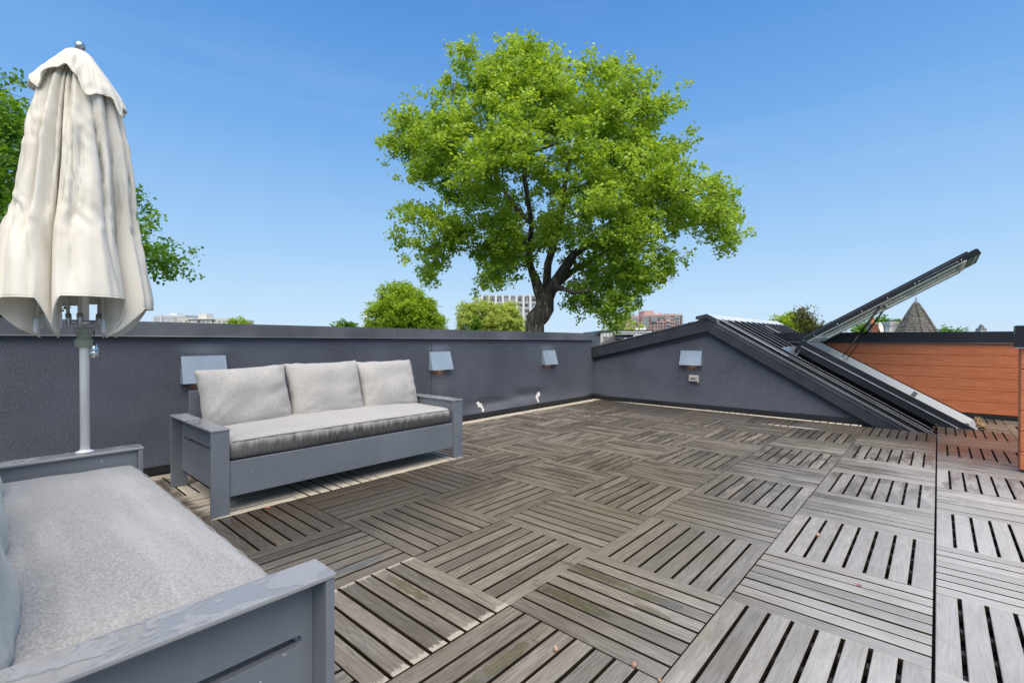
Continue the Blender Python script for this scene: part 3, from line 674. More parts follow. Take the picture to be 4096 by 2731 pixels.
# ridge cap
m = MB(); Q = [(-2.61, 1.300), (-2.605, 1.337), (-2.456, 1.368), (-2.318, 1.294), (-2.325, 1.262), (-2.45, 1.32)]
m.prism(Q, 'y', 4.962, 8.95); GP(m).build('ridge_cap', M['ridge'], gb)
m = MB(); m.prism([(-2.614, 1.298), (-2.609, 1.341), (-2.456, 1.3725), (-2.312, 1.296), (-2.328, 1.252), (-2.45, 1.315)], 'y', 4.95, 4.975); GP(m).build('ridge_end_flashing', M['fascia'], gb)
m = MB(); m.box(-2.05, 7.35, pz(-2.05)+.01, -1.6, 7.55, pz(-2.05)+.012)
m = MB(); m.add([(-2.22, 7.05, pz(-2.22)+.02), (-1.95, 7.05, pz(-1.95)+.02), (-1.95, 7.22, pz(-1.95)+.02), (-2.22, 7.22, pz(-2.22)+.02), (-2.22, 7.05, pz(-2.22)), (-1.95, 7.05, pz(-1.95)), (-1.95, 7.22, pz(-1.95)), (-2.22, 7.22, pz(-2.22))], [(0, 1, 2, 3), (0, 4, 5, 1), (1, 5, 6, 2), (2, 6, 7, 3), (3, 7, 4, 0)])
GP(m).build('vent_mesh', M['shingle'], gb)
# cricket flashing above the skylight
m = MB(); cz = lambda x, y, d: (x, y, pz(x)+d)
m.add([cz(-1.64, 5.49, .012), cz(-1.40, 5.46, .010), cz(-1.36, 5.53, .02), cz(-1.42, 5.60, .10), cz(-1.60, 6.0, .05), cz(-1.66, 6.55, .012), cz(-1.42, 6.55, .10), cz(-1.52, 5.8, .03)], [(0, 1, 2, 3, 7), (7, 3, 6, 4), (0, 7, 4, 5), (4, 6, 5)])
GP(m).build('cricket_flashing', M['rib'], gb, recalc=False)

# ---- wall at the back right: orange timber boards
ow = empty('timber_wall', (0.5, 6.6, 0)); tag(ow, 'low wall clad in orange brown timber boards under a black coping behind the open skylight', 'wall')
def OP(m): m.v = [(a-.5, b-6.6, c) for a, b, c in m.v]; return m
zj = [0.058, 0.205, 0.355, 0.506, 0.654, 0.805, 0.966]
for k in range(6):
    m = MB(); m.cbox(-1.262, zj[k]+.003, 0, 2.2, zj[k+1]-.001, 0.014, 0.003)
    m.v = [(x, 6.6-z, y) for x, y, z in m.v]; OP(m).build('board', M['orange'], ow, attrs={'rnd': (k*.37) % 1})
OP(B(-3.0, 6.601, -.3, 2.2, 6.75, 1.0)).build('wall_core', M['flash'], ow)
OP(B(-1.262, 6.588, -.1, 2.2, 6.600, .055)).build('base_flashing', M['flash'], ow)
for a, b_ in ((-2.6, -1.768), (-1.765, 2.2)):
    m = MB(); m.prism([(6.565, .968), (6.558, .958), (6.575, .962), (6.575, .968), (6.60, .975), (6.78, .975), (6.78, 1.112), (6.567, 1.112)], 'x', a, b_); OP(m).build('coping', M['copingdk'], ow)

# ---- short timber screen at the right edge
sw = empty('timber_screen', (0.6, 3.39, 0)); tag(sw, 'short timber clad screen wall with black cap at the right edge of the view', 'wall')
def SP(m): m.v = [(a-.6, b-3.39, c) for a, b, c in m.v]; return m
zs = [0.02, .158, .316, .475, .632, .790, .955]
for k in range(6):
    m = MB(); m.cbox(0.482, zs[k]+.003, 0, 2.2, zs[k+1]-.002, 0.014, 0.003); m.v = [(x, 3.350-z, y) for x, y, z in m.v]
    SP(m).build('board', M['orange'], sw, attrs={'rnd': (k*.41+.2) % 1})
    m = MB(); m.cbox(3.340, zs[k]+.003, 0, 3.444, zs[k+1]-.002, 0.014, 0.003); m.v = [(0.492-z, x, y) for x, y, z in m.v]
    SP(m).build('board', M['orange'], sw, attrs={'rnd': (k*.53+.4) % 1})
SP(B(0.493, 3.351, 0.0, 2.2, 3.443, 1.0)).build('wall_core', M['flash'], sw)
m = B(0.452, 3.315, .957, 2.2, 3.47, 1.124); SP(m).build('cap', M['copingdk'], sw, bevel=.003)
SP(B(0.446, 3.309, .951, 2.2, 3.476, .9565)).build('cap_lip', M['alu'], sw)
SP(B(0.486, 3.338, -.05, 2.2, 3.35, .02)).build('base_flashing', M['flash'], sw)

# ================================================================== SKYLIGHT
sk = empty('roof_skylight', (-0.45, 6.0, 0.3)); tag(sk, 'open roof hatch skylight with white inner frame and lid propped on two gas struts', 'skylight')
def KP(m): m.v = [(a+.45, b-6.0, c-.3) for a, b, c in m.v]; return m
ang = math.atan(0.588)
def cx(s, n):      # coordinates along the slope (s from the top end) and normal to it
    return (-1.345 + s*cos(ang) + n*sin(ang), 0.982 - s*sin(ang) + n*cos(ang))
LC = 1.99; YN, YF = 5.5, 6.56
def sl(mb, s0, s1, n0, n1, y0, y1):
    mb.prism([cx(s0, n0), cx(s1, n0), cx(s1, n1), cx(s0, n1)], 'y', y0, y1)
# n = 0 is the top edge of the frame
m = MB(); sl(m, 0.02, LC+.15, -.165, -.078, YN, YN+.05); KP(m).build('curb_cladding', M['copingdk'], sk)
m = MB(); sl(m, 0.02, LC+.15, -.30, -.1655, YN+.004, YN+.05); KP(m).build('curb_gap_black', M['gapshade'], sk)  # black infill painting the shade in the gap below the cladding
m = MB(); sl(m, 0.00, LC+.10, -.078, -.069, YN-.010, YN+.04); KP(m).build('curb_lip', M['seamtop'], sk)
m = MB(); sl(m, 0.00, LC, -.069, 0, YN+.006, YN+.05); KP(m).build('curb_cladding', M['copingdk'], sk)
m = MB(); sl(m, 0.00, LC, -.185, 0.004, YF-.0, YF+.035); KP(m).build('curb_cladding', M['copingdk'], sk)
m = MB(); sl(m, -.04, 0.0, -.185, 0.0, YN, YF+.035); KP(m).build('curb_cladding', M['copingdk'], sk)
m = MB(); sl(m, LC, LC+.03, -.16, 0.0, YN+.006, YF+.035); KP(m).build('curb_cladding', M['copingdk'], sk)
m = MB(); sl(m, 0.03, LC-.03, -.5, -.003, YF-.022, YF-.001); KP(m).build('inner_frame', M['white'], sk)
m = MB(); sl(m, 0.03, LC-.03, -.5, -.003, YN+.051, YN+.066); KP(m).build('inner_frame', M['white'], sk)
m = MB(); sl(m, 0.001, 0.03, -.5, -.002, YN+.051, YF-.001); KP(m).build('inner_frame', M['white'], sk)
m = MB(); sl(m, LC-.03, LC-.001, -.5, -.002, YN+.051, YF-.001); KP(m).build('inner_frame', M['white'], sk)
m = MB(); sl(m, LC-.029, LC-.012, -.02, .012, YN+.06, YF-.01); KP(m).build('glazing_seal', M['alu'], sk)
m = MB(); sl(m, 0.0, LC, .002, .010, YF+.004, YF+.02); KP(m).build('weather_seal', M['black'], sk)
KP(B(-1.4, 5.57, -2.4, .3, 6.53, -2.36)).build('stair_floor', M['white'], sk)
# fixings on the white frame
for s in (1.30,):
    m = MB(); sl(m, s, s+.05, -.085, -.02, YF-.028, YF-.0225); KP(m).build('latch', M['alu'], sk)
m = MB(); sl(m, .42, .56, -.115, -.02, YF-.026, YF-.0225); KP(m).build('strut_plate', M['white'], sk)
# lid
lid = empty('lid'); lid.parent = sk
phi = math.atan(0.597); HX, HZ = -1.322, 0.978
def lx(s, n): return (HX + s*cos(phi) - n*sin(phi), HZ + s*sin(phi) + n*cos(phi))
def ll(mb, s0, s1, n0, n1, y0, y1): mb.prism([lx(s0, n0), lx(s1, n0), lx(s1, n1), lx(s0, n1)], 'y', y0, y1)
def lidpart(nm, mat, *a, bev=0):
    mm = MB(); ll(mm, *a); return KP(mm).build(nm, mat, lid, bevel=bev)
LL = 1.955
lidpart('side_rail', M['copingdk'], 0, LL, 0.006, .062, YN, YN+.045)
lidpart('side_rail', M['copingdk'], 0, LL, 0.006, .062, YF-.01, YF+.035)
lidpart('cover_trim', M['copingdk'], 0.03, LL-.075, .062, .086, YN+.025, YN+.075)
lidpart('cover_trim', M['copingdk'], 0.03, LL-.075, .062, .086, YF-.04, YF+.01)
lidpart('side_trim', M['rib'], 0.0, LL-.02, .0585, .0645, YN-.006, YN+.001)
lidpart('end_rail', M['copingdk'], LL-.13, LL+.012, 0.0, .06, YN+.046, YF-.011)
lidpart('end_trim', M['alu'], LL-.045, LL-.03, -.003, .0, YN+.08, YF-.06)
lidpart('top_rail', M['copingdk'], -.01, .03, 0.006, .062, YN+.046, YF-.011)
lidpart('inner_rail', M['palegreen'], .03, LL-.17, -.004, .005, YN+.010, YN+.10)
lidpart('inner_rail', M['palegreen'], .03, LL-.17, -.02, .012, YF-.055, YF-.012)
lidpart('inner_rail', M['white'], .0, .12, -.006, .012, YN+.02, YF-.056)
lidpart('inner_rail', M['white'], LL-.17, LL-.131, -.008, .02, YN+.01, YF-.012)
lidpart('inner_groove', M['palegreen'], .12, LL-.17, -.02, .0, YF-.075, YF-.056)
gm, gnt, gbs = newmat('lid_glass'); gnt.nodes.remove(gbs)
gt = gnt.nodes.new('ShaderNodeBsdfTransparent'); gt.inputs[0].default_value = (0.80, 0.88, 0.83, 1); gg = gnt.nodes.new('ShaderNodeBsdfGlossy'); gg.inputs['Roughness'].default_value = 0.02
gf = gnt.nodes.new('ShaderNodeFresnel'); gf.inputs[0].default_value = 1.5; gx = gnt.nodes.new('ShaderNodeMixShader')
gnt.links.new(gf.outputs[0], gx.inputs[0]); gnt.links.new(gt.outputs[0], gx.inputs[1]); gnt.links.new(gg.outputs[0], gx.inputs[2]); gnt.links.new(gx.outputs[0], gnt.nodes['Material Output'].inputs[0])
lidpart('glass_pane', gm, .12, LL-.171, .020, .034, YN+.09, YF-.08)
for s in (.12, .42, .72, 1.02, 1.32, 1.365, 1.75, 1.79):
    x, z = lx(s, .022 if s < 1.3 else .026); mm = MB(); mm.lathe([(.0065, 0), (.0065, .004), (.003, .006)], (0, 0, 0), 8, Matrix.Rotation(pi/2, 4, 'X'))
    mm.v = [(a+x, b+YN-.0, c+z) for a, b, c in mm.v]; KP(mm).build('screw', M['steel'], lid)
lidpart('bracket', M['black'], 1.30, 1.39, .012, .036, YN-.003, YN-.0005)
lidpart('bracket', M['black'], 1.71, 1.81, .012, .036, YN-.003, YN-.0005)
mm = MB(); mm.tube([(lx(1.36, .024)[0], YN-.010, lx(1.36, .024)[1]), (lx(1.5, .03)[0], YN-.012, lx(1.5, .03)[1]), (lx(1.76, .024)[0], YN-.010, lx(1.76, .024)[1])], .004, 6); KP(mm).build('stay_rod', M['alu'], lid)
for s in (.25, .55, .86, 1.16, 1.5):
    x, z = lx(s, -.006); mm = MB(); mm.lathe([(.005, 0), (.005, .003)], (x, YF-.0585, z), 8, Matrix.Rotation(pi/2, 4, 'X')); KP(mm).build('hole_plug', M['black'], lid)
lidpart('latch_keeper', M['alu'], 1.20, 1.30, -.016, .004, YF-.062, YF-.0555)
lidpart('handle', M['white'],   .95, 1.0, -.024, -.014, YF-.12, YF-.05)
for (x0, z0, x1, z1, y) in ((-0.939, .762, -.535, 1.427, 5.585), (-0.990, .716, -.532, 1.471, 6.50)):
    st = empty('gas_strut'); st.parent = sk
    a = Vector((x0, y, z0)); b_ = Vector((x1, y, z1)); q = a.lerp(b_, .47)
    m = MB(); m.tube([a, q], .0055, 8); KP(m).build('rod', M['black'], st, smooth=True)
    m = MB(); m.tube([q, b_], .0115, 10); KP(m).build('cylinder', M['black'], st, smooth=True)
    m = MB(); m.lathe([(.0, -.012), (.011, -.006), (.012, 0), (.011, .006), (0, .012)], a, 10); KP(m).build('ball_joint', M['steel'], st, smooth=True)
    m = MB(); m.lathe([(.0, -.012), (.011, -.006), (.012, 0), (.011, .006), (0, .012)], b_, 10); KP(m).build('ball_joint', M['steel'], st, smooth=True)

# ================================================================== WALL LIGHTS
def lamp(loc, rz_, label, W=.31, H=.212, D=.075):
    t = empty('wall_light', loc, rz_)      # local: +y out of the wall, x along it, origin top centre at wall
    tag(t, label, 'wall light', 'wedge shaped metal wall lights around the terrace')
    m = MB(); a = W/2; th = .003
    m.add([(-a, 0, 0), (a, 0, 0), (a, .012, 0), (-a, .012, 0), (-a-.003, 0, -H), (a+.003, 0, -H), (a+.003, D, -H), (-a-.003, D, -H)],
          [(0, 1, 2, 3), (3, 2, 6, 7), (0, 3, 7, 4), (1, 5, 6, 2), (0, 4, 5, 1)])
    o = m.build('housing', M['lamp'], t, recalc=True); md = o.modifiers.new('solid', 'SOLIDIFY'); md.thickness = .003; md.offset = -1
    m = MB(); m.box(-a+.08, .012, -H+.03, a-.08, D-.03, -H+.045); m.build('bulb_tray', M['black'], t)
    m = MB(); m.box(-.03, .022, -H+.021, .03, D-.035, -H+.0295); m.build('bulb', M['glow'], t)
    return t
lamp((WX, -0.765, 0.886), -pi/2, 'wedge shaped blue grey metal wall light partly hidden by the left sofa pillow')
lamp((WX, 1.665, 0.868), -pi/2, 'wedge shaped wall light over the right end of the wall sofa beside the wall joint')
lamp((WX, 3.775, 0.844), -pi/2, 'wedge shaped blue grey wall light nearest the inner corner on the left wall')
lamp((-2.712, GY, 0.842), pi, 'wedge shaped blue grey wall light under the gable peak above the outlet cover')

ob = empty('outlet_box', (-2.67, GY, .435)); tag(ob, 'small pale grey weatherproof outlet cover below the gable wall light', 'outlet')
m = B(-.073, -.030, -.048, .073, -.001, .048); m.build('back_box', M['boxplastic'], ob, bevel=.008)
m = B(-.068, -.044, -.043, .068, -.0305, .043); m.build('cover', M['boxplastic'], ob, bevel=.010)
m = B(-.045, -.0465, -.018, .045, -.0445, .018); m.build('window_surround', M['boxplastic'], ob, bevel=.002)
m = B(-.034, -.048, -.011, .034, -.0468, .011); m.build('window', M['darkglass'], ob)
m = B(.060, -.040, -.058, .076, -.02, -.040); m.build('latch', M['boxplastic'], ob, bevel=.002)

# ================================================================== SOFAS
def rot90(v, k): return v
def soft_box(w, d, h, r, nx, ny, nz, crown=0.0, wrinkle=0.0, seed=0, sag=0.0):
    """rounded upholstered block centred on the origin; w along x, d along y, h along z"""
    m = MB(); idx = {}
    def vert(i, j, k):
        key = (i, j, k)
        if key in idx: return idx[key]
        def warp(t, n):      # more rows near the edges
            u = t/n*2-1; return math.copysign(1-(1-abs(u))**1.35, u) if False else math.sin(u*pi/2)
        p = Vector((warp(i, nx)*w/2, warp(j, ny)*d/2, warp(k, nz)*h/2))
        core = Vector((max(-w/2+r, min(w/2-r, p.x)), max(-d/2+r, min(d/2-r, p.y)), max(-h/2+r, min(h/2-r, p.z))))
        e = p-core
        if e.length > 1e-9: p = core + e.normalized()*min(r, max(abs(e.x), abs(e.y), abs(e.z)) if e.length > r else e.length) if e.length <= r else core+e.normalized()*r
        ux, uy = 1-(2*p.x/w)**2, 1-(2*p.y/d)**2
        b_ = max(0, ux)**.6*max(0, uy)**.6
        q = Vector((p.x, p.y, p.z + (crown*b_ if p.z > 0 else 0) - (0 if p.z > 0 else crown*.3*b_)))
        if wrinkle:
            s = Vector((p.x*5+seed*7.3, p.y*5+seed, p.z*5))
            edge = 1-min(1, max(0, b_))
            n1 = mnoise.noise(s*1.2)*wrinkle*.6
            n2 = abs(mnoise.noise(Vector((p.x*9+seed, p.y*14, p.z*26+seed)))) * wrinkle*edge*1.1
            dirn = Vector((p.x/w, p.y/d, p.z/h)); dirn = dirn.normalized() if dirn.length > 0 else Vector((0, 0, 1))
            q += dirn*(n1-n2)
        m.v.append(tuple(q)); idx[key] = len(m.v)-1; return idx[key]
    for i in range(nx):
        for j in range(ny):
            m.f.append((vert(i, j, nz), vert(i+1, j, nz), vert(i+1, j+1, nz), vert(i, j+1, nz)))
            m.f.append((vert(i, j, 0), vert(i, j+1, 0), vert(i+1, j+1, 0), vert(i+1, j, 0)))
    for i in range(nx):
        for k in range(nz):
            m.f.append((vert(i, 0, k), vert(i+1, 0, k), vert(i+1, 0, k+1), vert(i, 0, k+1)))
            m.f.append((vert(i, ny, k), vert(i, ny, k+1), vert(i+1, ny, k+1), vert(i+1, ny, k)))
    for j in range(ny):
        for k in range(nz):
            m.f.append((vert(0, j, k), vert(0, j, k+1), vert(0, j+1, k+1), vert(0, j+1, k)))
            m.f.append((vert(nx, j, k), vert(nx, j+1, k), vert(nx, j+1, k+1), vert(nx, j, k+1)))
    return m
def pillow_mesh(w, h, t, seed, n=30):
    """scatter pillow standing in the xz plane, bulging along y; soft pinched corners and pulled wrinkles"""
    m = MB()
    def P(i, k, side):
        u = sin((i/n*2-1)*pi/2); v = sin((k/n*2-1)*pi/2)
        prof = (max(0, 1-abs(u)**3.2))**.42 * (max(0, 1-abs(v)**3.2))**.42
        pin = 1 - .035*(1-abs(u*v)) * (1 if max(abs(u), abs(v)) > .5 else 0)
        x = w/2*u*(1-.055*(1-v*v)*abs(u)**3) ; z = h/2*v*(1-.05*(1-u*u)*abs(v)**3)
        rr = max(abs(u), abs(v)); corner = (abs(u*v))**2
        th = t/2*prof
        s = Vector((x*6+seed*3.1, z*6, side*2.0))
        th += .026*mnoise.noise(s)*prof**.5
        # creases that radiate from the lower corners and the left edge
        rad = mnoise.noise(Vector((math.atan2(z+h*.4, x+w*.55)*11+seed, 0.3, side)))
        th -= .050*max(0, rad)*min(1, max(0, abs(u)-.2))*prof**.4
        rad = mnoise.noise(Vector((math.atan2(z+h*.5, x-w*.55)*9+seed*2, 1.3, side)))
        th -= .038*max(0, rad)*max(0, u)*prof**.4
        x += .006*mnoise.noise(Vector((z*14, seed, 0)))*abs(u)**2; z += .007*mnoise.noise(Vector((x*12, seed, 4)))*abs(v)**2
        return (x, side*th, z)
    V = {}
    for side in (-1, 1):
        for i in range(n+1):
            for k in range(n+1):
                edge = i in (0, n) or k in (0, n)
                key = (i, k, 0 if edge else side)
                if key not in V: m.v.append(P(i, k, side) if not edge else (P(i, k, 1)[0], 0, P(i, k, 1)[2])); V[key] = len(m.v)-1
    def g_(i, k, s): return V[(i, k, 0 if (i in (0, n) or k in (0, n)) else s)]
    for i in range(n):
        for k in range(n):
            m.f.append((g_(i, k, -1), g_(i+1, k, -1), g_(i+1, k+1, -1), g_(i, k+1, -1)))
            m.f.append((g_(i, k, 1), g_(i, k+1, 1), g_(i+1, k+1, 1), g_(i+1, k, 1)))
    return m

def make_sofa(name, L, seatmat, seatpipe=True):
    """local frame: x along the length (0..L), y from the front edge (0) to the back (0.86), z up"""
    t = empty(name); Dp = 0.86
    for s in (0, 1):
        x0 = 0 if s == 0 else L-.098; x1 = x0+.098
        a = empty('arm'); a.parent = t
        B(x0+.001, .0, 0, x1-.001, .020, .4885).build('front_post', M['hdpe'], a, bevel=.002)
        B(x0+.001, Dp-.020, 0, x1-.001, Dp, .4885).build('rear_post', M['hdpe'], a, bevel=.002)
        px = x0+.064 if s == 0 else x0+.016
        def slot(y0, y1, z, r, n=6):
            return [(y1-r+r*sin(pi*k/n), z-r*cos(pi*k/n)) for k in range(n+1)] + [(y0+r-r*sin(pi*k/n), z+r*cos(pi*k/n)) for k in range(n+1)]
        p = plate([(.0205, .115), (Dp-.0205, .115), (Dp-.0205, .488), (.0205, .488)], [slot(.046, .80, .345, .011)[::-1]], 'x', px, px+.019)
        p.build('side_panel', M['hdpe'], a, bevel=.0012)
        B(x0-.002, -.004, .489, x1+.002, Dp+.004, .5015).build('arm_cap', M['cap'], a, bevel=.0035)
    B(.099, .012, .098, L-.099, .030, .303).build('front_apron', M['hdpe'], t, bevel=.002)
    B(.099, .031, .27, L-.099, Dp-.03, .298).build('seat_board', M['hdpe'], t)
    B(.099, Dp-.06, .10, L-.099, Dp-.042, .66).build('back_panel', M['hdpe'], t, bevel=.002)
    m = soft_box(L-.20, .74, .125, .035, 60, 30, 8, crown=.035, wrinkle=.006, seed=L)
    m.v = [(x+L/2, y+.40, z+.365) for x, y, z in m.v]
    sc = m.build('seat_cushion', seatmat, t, smooth=True)
    if seatpipe:
        q = MB(); n = 50; pts = []
        for k in range(n+1):
            x = .125 + (L-.25)*k/n; b_ = max(0, 1-((x-L/2)/((L-.2)/2))**2)**.6
            pts.append((x, .0365+.002*sin(k*1.7), .412+.004*b_+.002*mnoise.noise(Vector((x*4, 2, 0)))))
        q.tube(pts, .004, 6); q.build('piping', M['piping'], sc, smooth=True)
    return t
def add_pillow(par_x, name, loc, rot, w, h, t, seed, mat, label, parent=None, group='back pillows on the two sofas'):
    m = pillow_mesh(w, h, t, seed); o = m.build(name, mat, None, smooth=True); o.location = loc; o.rotation_euler = rot
    tag(o, label, 'pillow', group); return o

# sofa 1: along the left wall, front facing +x.  local x -> world -y, local y -> world -x
s1 = make_sofa('long_sofa', 1.925, M['fabseat'])
s1.location = (-3.07, -1.0945, 0); s1.rotation_euler = (0, 0, pi/2)
tag(s1, 'slate grey board sofa with stained pale seat cushion standing against the left wall', 'sofa', 'matching grey board sofas')
# sofa 2: in the left foreground, front facing +y. 
s2 = make_sofa('long_sofa', 1.965, M['fabwet'], True)
s2.location = (-1.002, -1.440, 0); s2.rotation_euler = (0, 0, pi)
tag(s2, 'slate grey board sofa in the left foreground with wet heathered seat and puddled arm', 'sofa', 'matching grey board sofas')

tl = radians(17)
lean = lambda yaw, tz=0: (-tl, 0, yaw)
for k, (yc, w_, h_, zc, tz, lab) in enumerate((
    (-.70, .60, .455, .603, -2, 'crumpled light grey back pillow at the left end of the wall sofa'),
    (-.105, .61, .465, .612, -.5, 'light grey back pillow in the middle of the wall sofa beaded with rain'),
    (.468, .565, .455, .607, 0, 'light grey back pillow at the right end of the wall sofa'))):
    o = add_pillow(0, 'back_pillow', (-3.66, yc, zc), (0, 0, 0), w_, h_, .20, 3+k*5, M['fab'], lab)
    o.rotation_euler = (Matrix.Rotation(pi/2, 4, 'Z') @ Matrix.Rotation(-tl, 4, 'X') @ Matrix.Rotation(radians(tz), 4, 'Y')).to_euler()
for k, (xc, lab) in enumerate(((-1.44, 'pale blue grey back pillow on the foreground sofa nearest the camera'),
                               (-1.99, 'pale blue grey back pillow in the middle of the foreground sofa'),
                               (-2.54, 'pale blue grey back pillow at the far end of the foreground sofa'))):
    o = add_pillow(0, 'back_pillow', (xc, -2.045, .60), (0, 0, 0), .56, .46, .20, 23+k*5, M['fabpale'], lab)
    o.rotation_euler = (Matrix.Rotation(pi, 4, 'Z') @ Matrix.Rotation(-tl, 4, 'X')).to_euler()

# ================================================================== UMBRELLA
UX, UY = -2.93, -1.645
um = empty('patio_umbrella', (UX, UY, 0.5)); tag(um, 'closed off white patio umbrella with mildew stains on a white pole', 'umbrella')
def UPt(m): m.v = [(a-UX, b-UY, c-.5) for a, b, c in m.v]; return m
tow = Vector((CAM.x-UX, CAM.y-UY, 0)).normalized(); rgt = Vector((-tow.y, tow.x, 0))    # towards the terrace, and sideways
def up_(a_deg, r, z, cxo=0.0):
    a = radians(a_deg); p = Vector((UX, UY, 0)) + rgt*(r*sin(a)+cxo) + tow*(r*cos(a)); return (p.x, p.y, z)
m = MB(); m.tube([(UX, UY, .503), (UX, UY, 2.33)], .0178, 20); UPt(m).build('pole', M['polew'], um, smooth=True)
m = MB(); m.lathe([(.034, .5025), (.036, .505), (.030, .508), (.022, .509), (.0185, .515)], (UX, UY, 0), 24); UPt(m).build('pole_collar', M['plasticw'], um, smooth=True)
m = MB(); m.lathe([(.010, 2.320), (.016, 2.330), (.010, 2.336), (.015, 2.342), (.020, 2.352), (.020, 2.362), (.015, 2.372), (.006, 2.377)], (UX-.012*RT.x, UY-.012*RT.y, .010), 18); UPt(m).build('finial', M['alu'], um, smooth=True)
bnd = [-84, -24, 50, 96, 134, 172, 210, 246, 276]
KS = .745
sil = [(2.33, .03, -.018), (2.26, .10, -.02), (2.16, .165, -.02), (2.086, .186, -.021), (1.95, .215, -.021), (1.785, .244, -.021), (1.63, .272, -.03), (1.483, .302, -.04), (1.34, .332, -.038), (1.20, .362, -.035), (1.0, .366, -.035)]
sil = [(z, r*KS, c*KS) for z, r, c in sil]
def silh(z):
    for (z0, r0, c0), (z1, r1, c1) in zip(sil, sil[1:]):
        if z <= z0 and z >= z1:
            t = (z0-z)/(z0-z1); return r0+(r1-r0)*t, c0+(c1-c0)*t
    return sil[-1][1], sil[-1][2]
def ridge(v): return 1-2*abs(v)          # sharp edged folds
nu, nt_ = 40, 90
tr_ = random.Random(5)
tucks = [[(tr_.uniform(.15, .85), tr_.uniform(-.25, .25), tr_.choice((1.1, 1.25, 1.5, 1.65)), tr_.choice((1.75, 2.0, 2.3, 2.35)), tr_.uniform(.012, .028), tr_.uniform(.03, .06)) for q in range(4)] for L in range(8)]
tucks[0][:3] = [(.62, .10, 1.35, 2.35, .030, .05), (.86, .05, 1.48, 2.3, .034, .045), (.35, -.2, 1.1, 1.9, .02, .06)]
tucks[1][:3] = [(.14, .02, 1.5, 2.3, .030, .04), (.33, .10, 1.15, 1.95, .018, .05), (.68, -.22, 1.2, 2.3, .022, .05)]
tucks[2][:2] = [(.35, .15, 1.3, 2.3, .028, .06), (.7, .1, 1.5, 2.2, .02, .06)]
can = MB(); cre = []
for L in range(8):
    a0, a1 = bnd[L], bnd[L+1]; rows = []; tkv = {}
    hz_ = [1.192, 1.203, 1.165, 1.18, 1.2, 1.19, 1.2, 1.195][L]; tz0 = [1.04, 1.035, 1.03, 1.04, 1.03, 1.045, 1.03, 1.04][L]
    for it in range(nt_+1):
        t = it/nt_; row = []
        for iu in range(nu+1):
            u = iu/nu; s = sin(pi*u); us = (1-(2*u-1)**4)
            # each panel folds over to one side: steep on its left, rolling under on its right
            lob = min(1, (u/.16))**.55 if u < .5 else min(1, ((1-u)/.26))**.5
            zb = tz0 + (hz_-tz0)*min(1, s*1.9)**.8
            z = 2.31 + (zb-2.31)*t
            ro, co = silh(z); low = min(1, max(0, (2.25-z)/.9))
            rin = ro*(.80-.30*low)
            r = rin + (ro-rin)*lob; tk = 0.0
            r += .020*low*ridge(mnoise.noise(Vector((u*2.6+L*3.7+z*.5, z*.6, 2.0))))*us - .012*low*us
            r += .011*us*ridge(mnoise.noise(Vector((u*5.5+L*3.7+z*.5, z*.8, 5.0))))*low
            for (tu_, dr, za_, zb2, A_, w2) in tucks[L]:
                d_ = u-(tu_+dr*(z-1.6)); env = max(0, min(1, (z-za_)/.12))*max(0, min(1, (zb2-z)/.10))
                g_t = math.exp(-abs(d_)/w2)*(1 if d_ < 0 else .75); r -= A_*env*g_t; r += A_*.35*env*math.exp(-((d_-w2*2.2)/(w2*1.6))**2); tk = max(tk, env*max(0, 1-abs(d_)/(w2*1.3))) if True else 0
            cr = math.exp(-((z-1.56)/.09)**2); cr2 = math.exp(-((z-1.95)/.12)**2)
            r -= .016*cr*us; r += (cr*.014+cr2*.008)*ridge(mnoise.noise(Vector((u*5+L*3, z*13+u*4, 1))))*us
            r += .004*ridge(mnoise.noise(Vector((u*6+L*5, z*4, 3))))*us
            an = a0 + (a1-a0)*u + low*us*(6 if u > .5 else 2) + 5*mnoise.noise(Vector((L*3, z*2.2, 0)))*low*us + 5*sin(z*2.6+L*1.3)*low*(1-low*.5)
            row.append(up_(an, max(.02, r), z, co)); tkv[(it, iu)] = tk
        rows.append(row)
    o = len(can.v)
    for row in rows: can.v += row
    W_ = nu+1
    for it in range(nt_):
        for iu in range(nu):
            can.f.append((o+it*W_+iu, o+it*W_+iu+1, o+(it+1)*W_+iu+1, o+(it+1)*W_+iu))
            uu = (iu+.5)/nu; cre.append(max(0, 1-min(uu, 1-uu)*5.5, tkv[(it, iu)]))
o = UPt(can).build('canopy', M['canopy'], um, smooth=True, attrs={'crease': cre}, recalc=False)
bm = bmesh.new(); bm.from_mesh(o.data); bmesh.ops.remove_doubles(bm, verts=bm.verts, dist=.0008); bm.to_mesh(o.data); bm.free()
md = o.modifiers.new('solid', 'SOLIDIFY'); md.thickness = .0018
hem = MB()
for L in range(8):
    o0 = L*(nt_+1)*(nu+1)
    hem.tube([Vector(can.v[o0+nt_*(nu+1)+k])+Vector((0, 0, .002)) for k in range(nu+1)], .0036, 5)
hem.build('hem', M['canopy'], um, smooth=True)
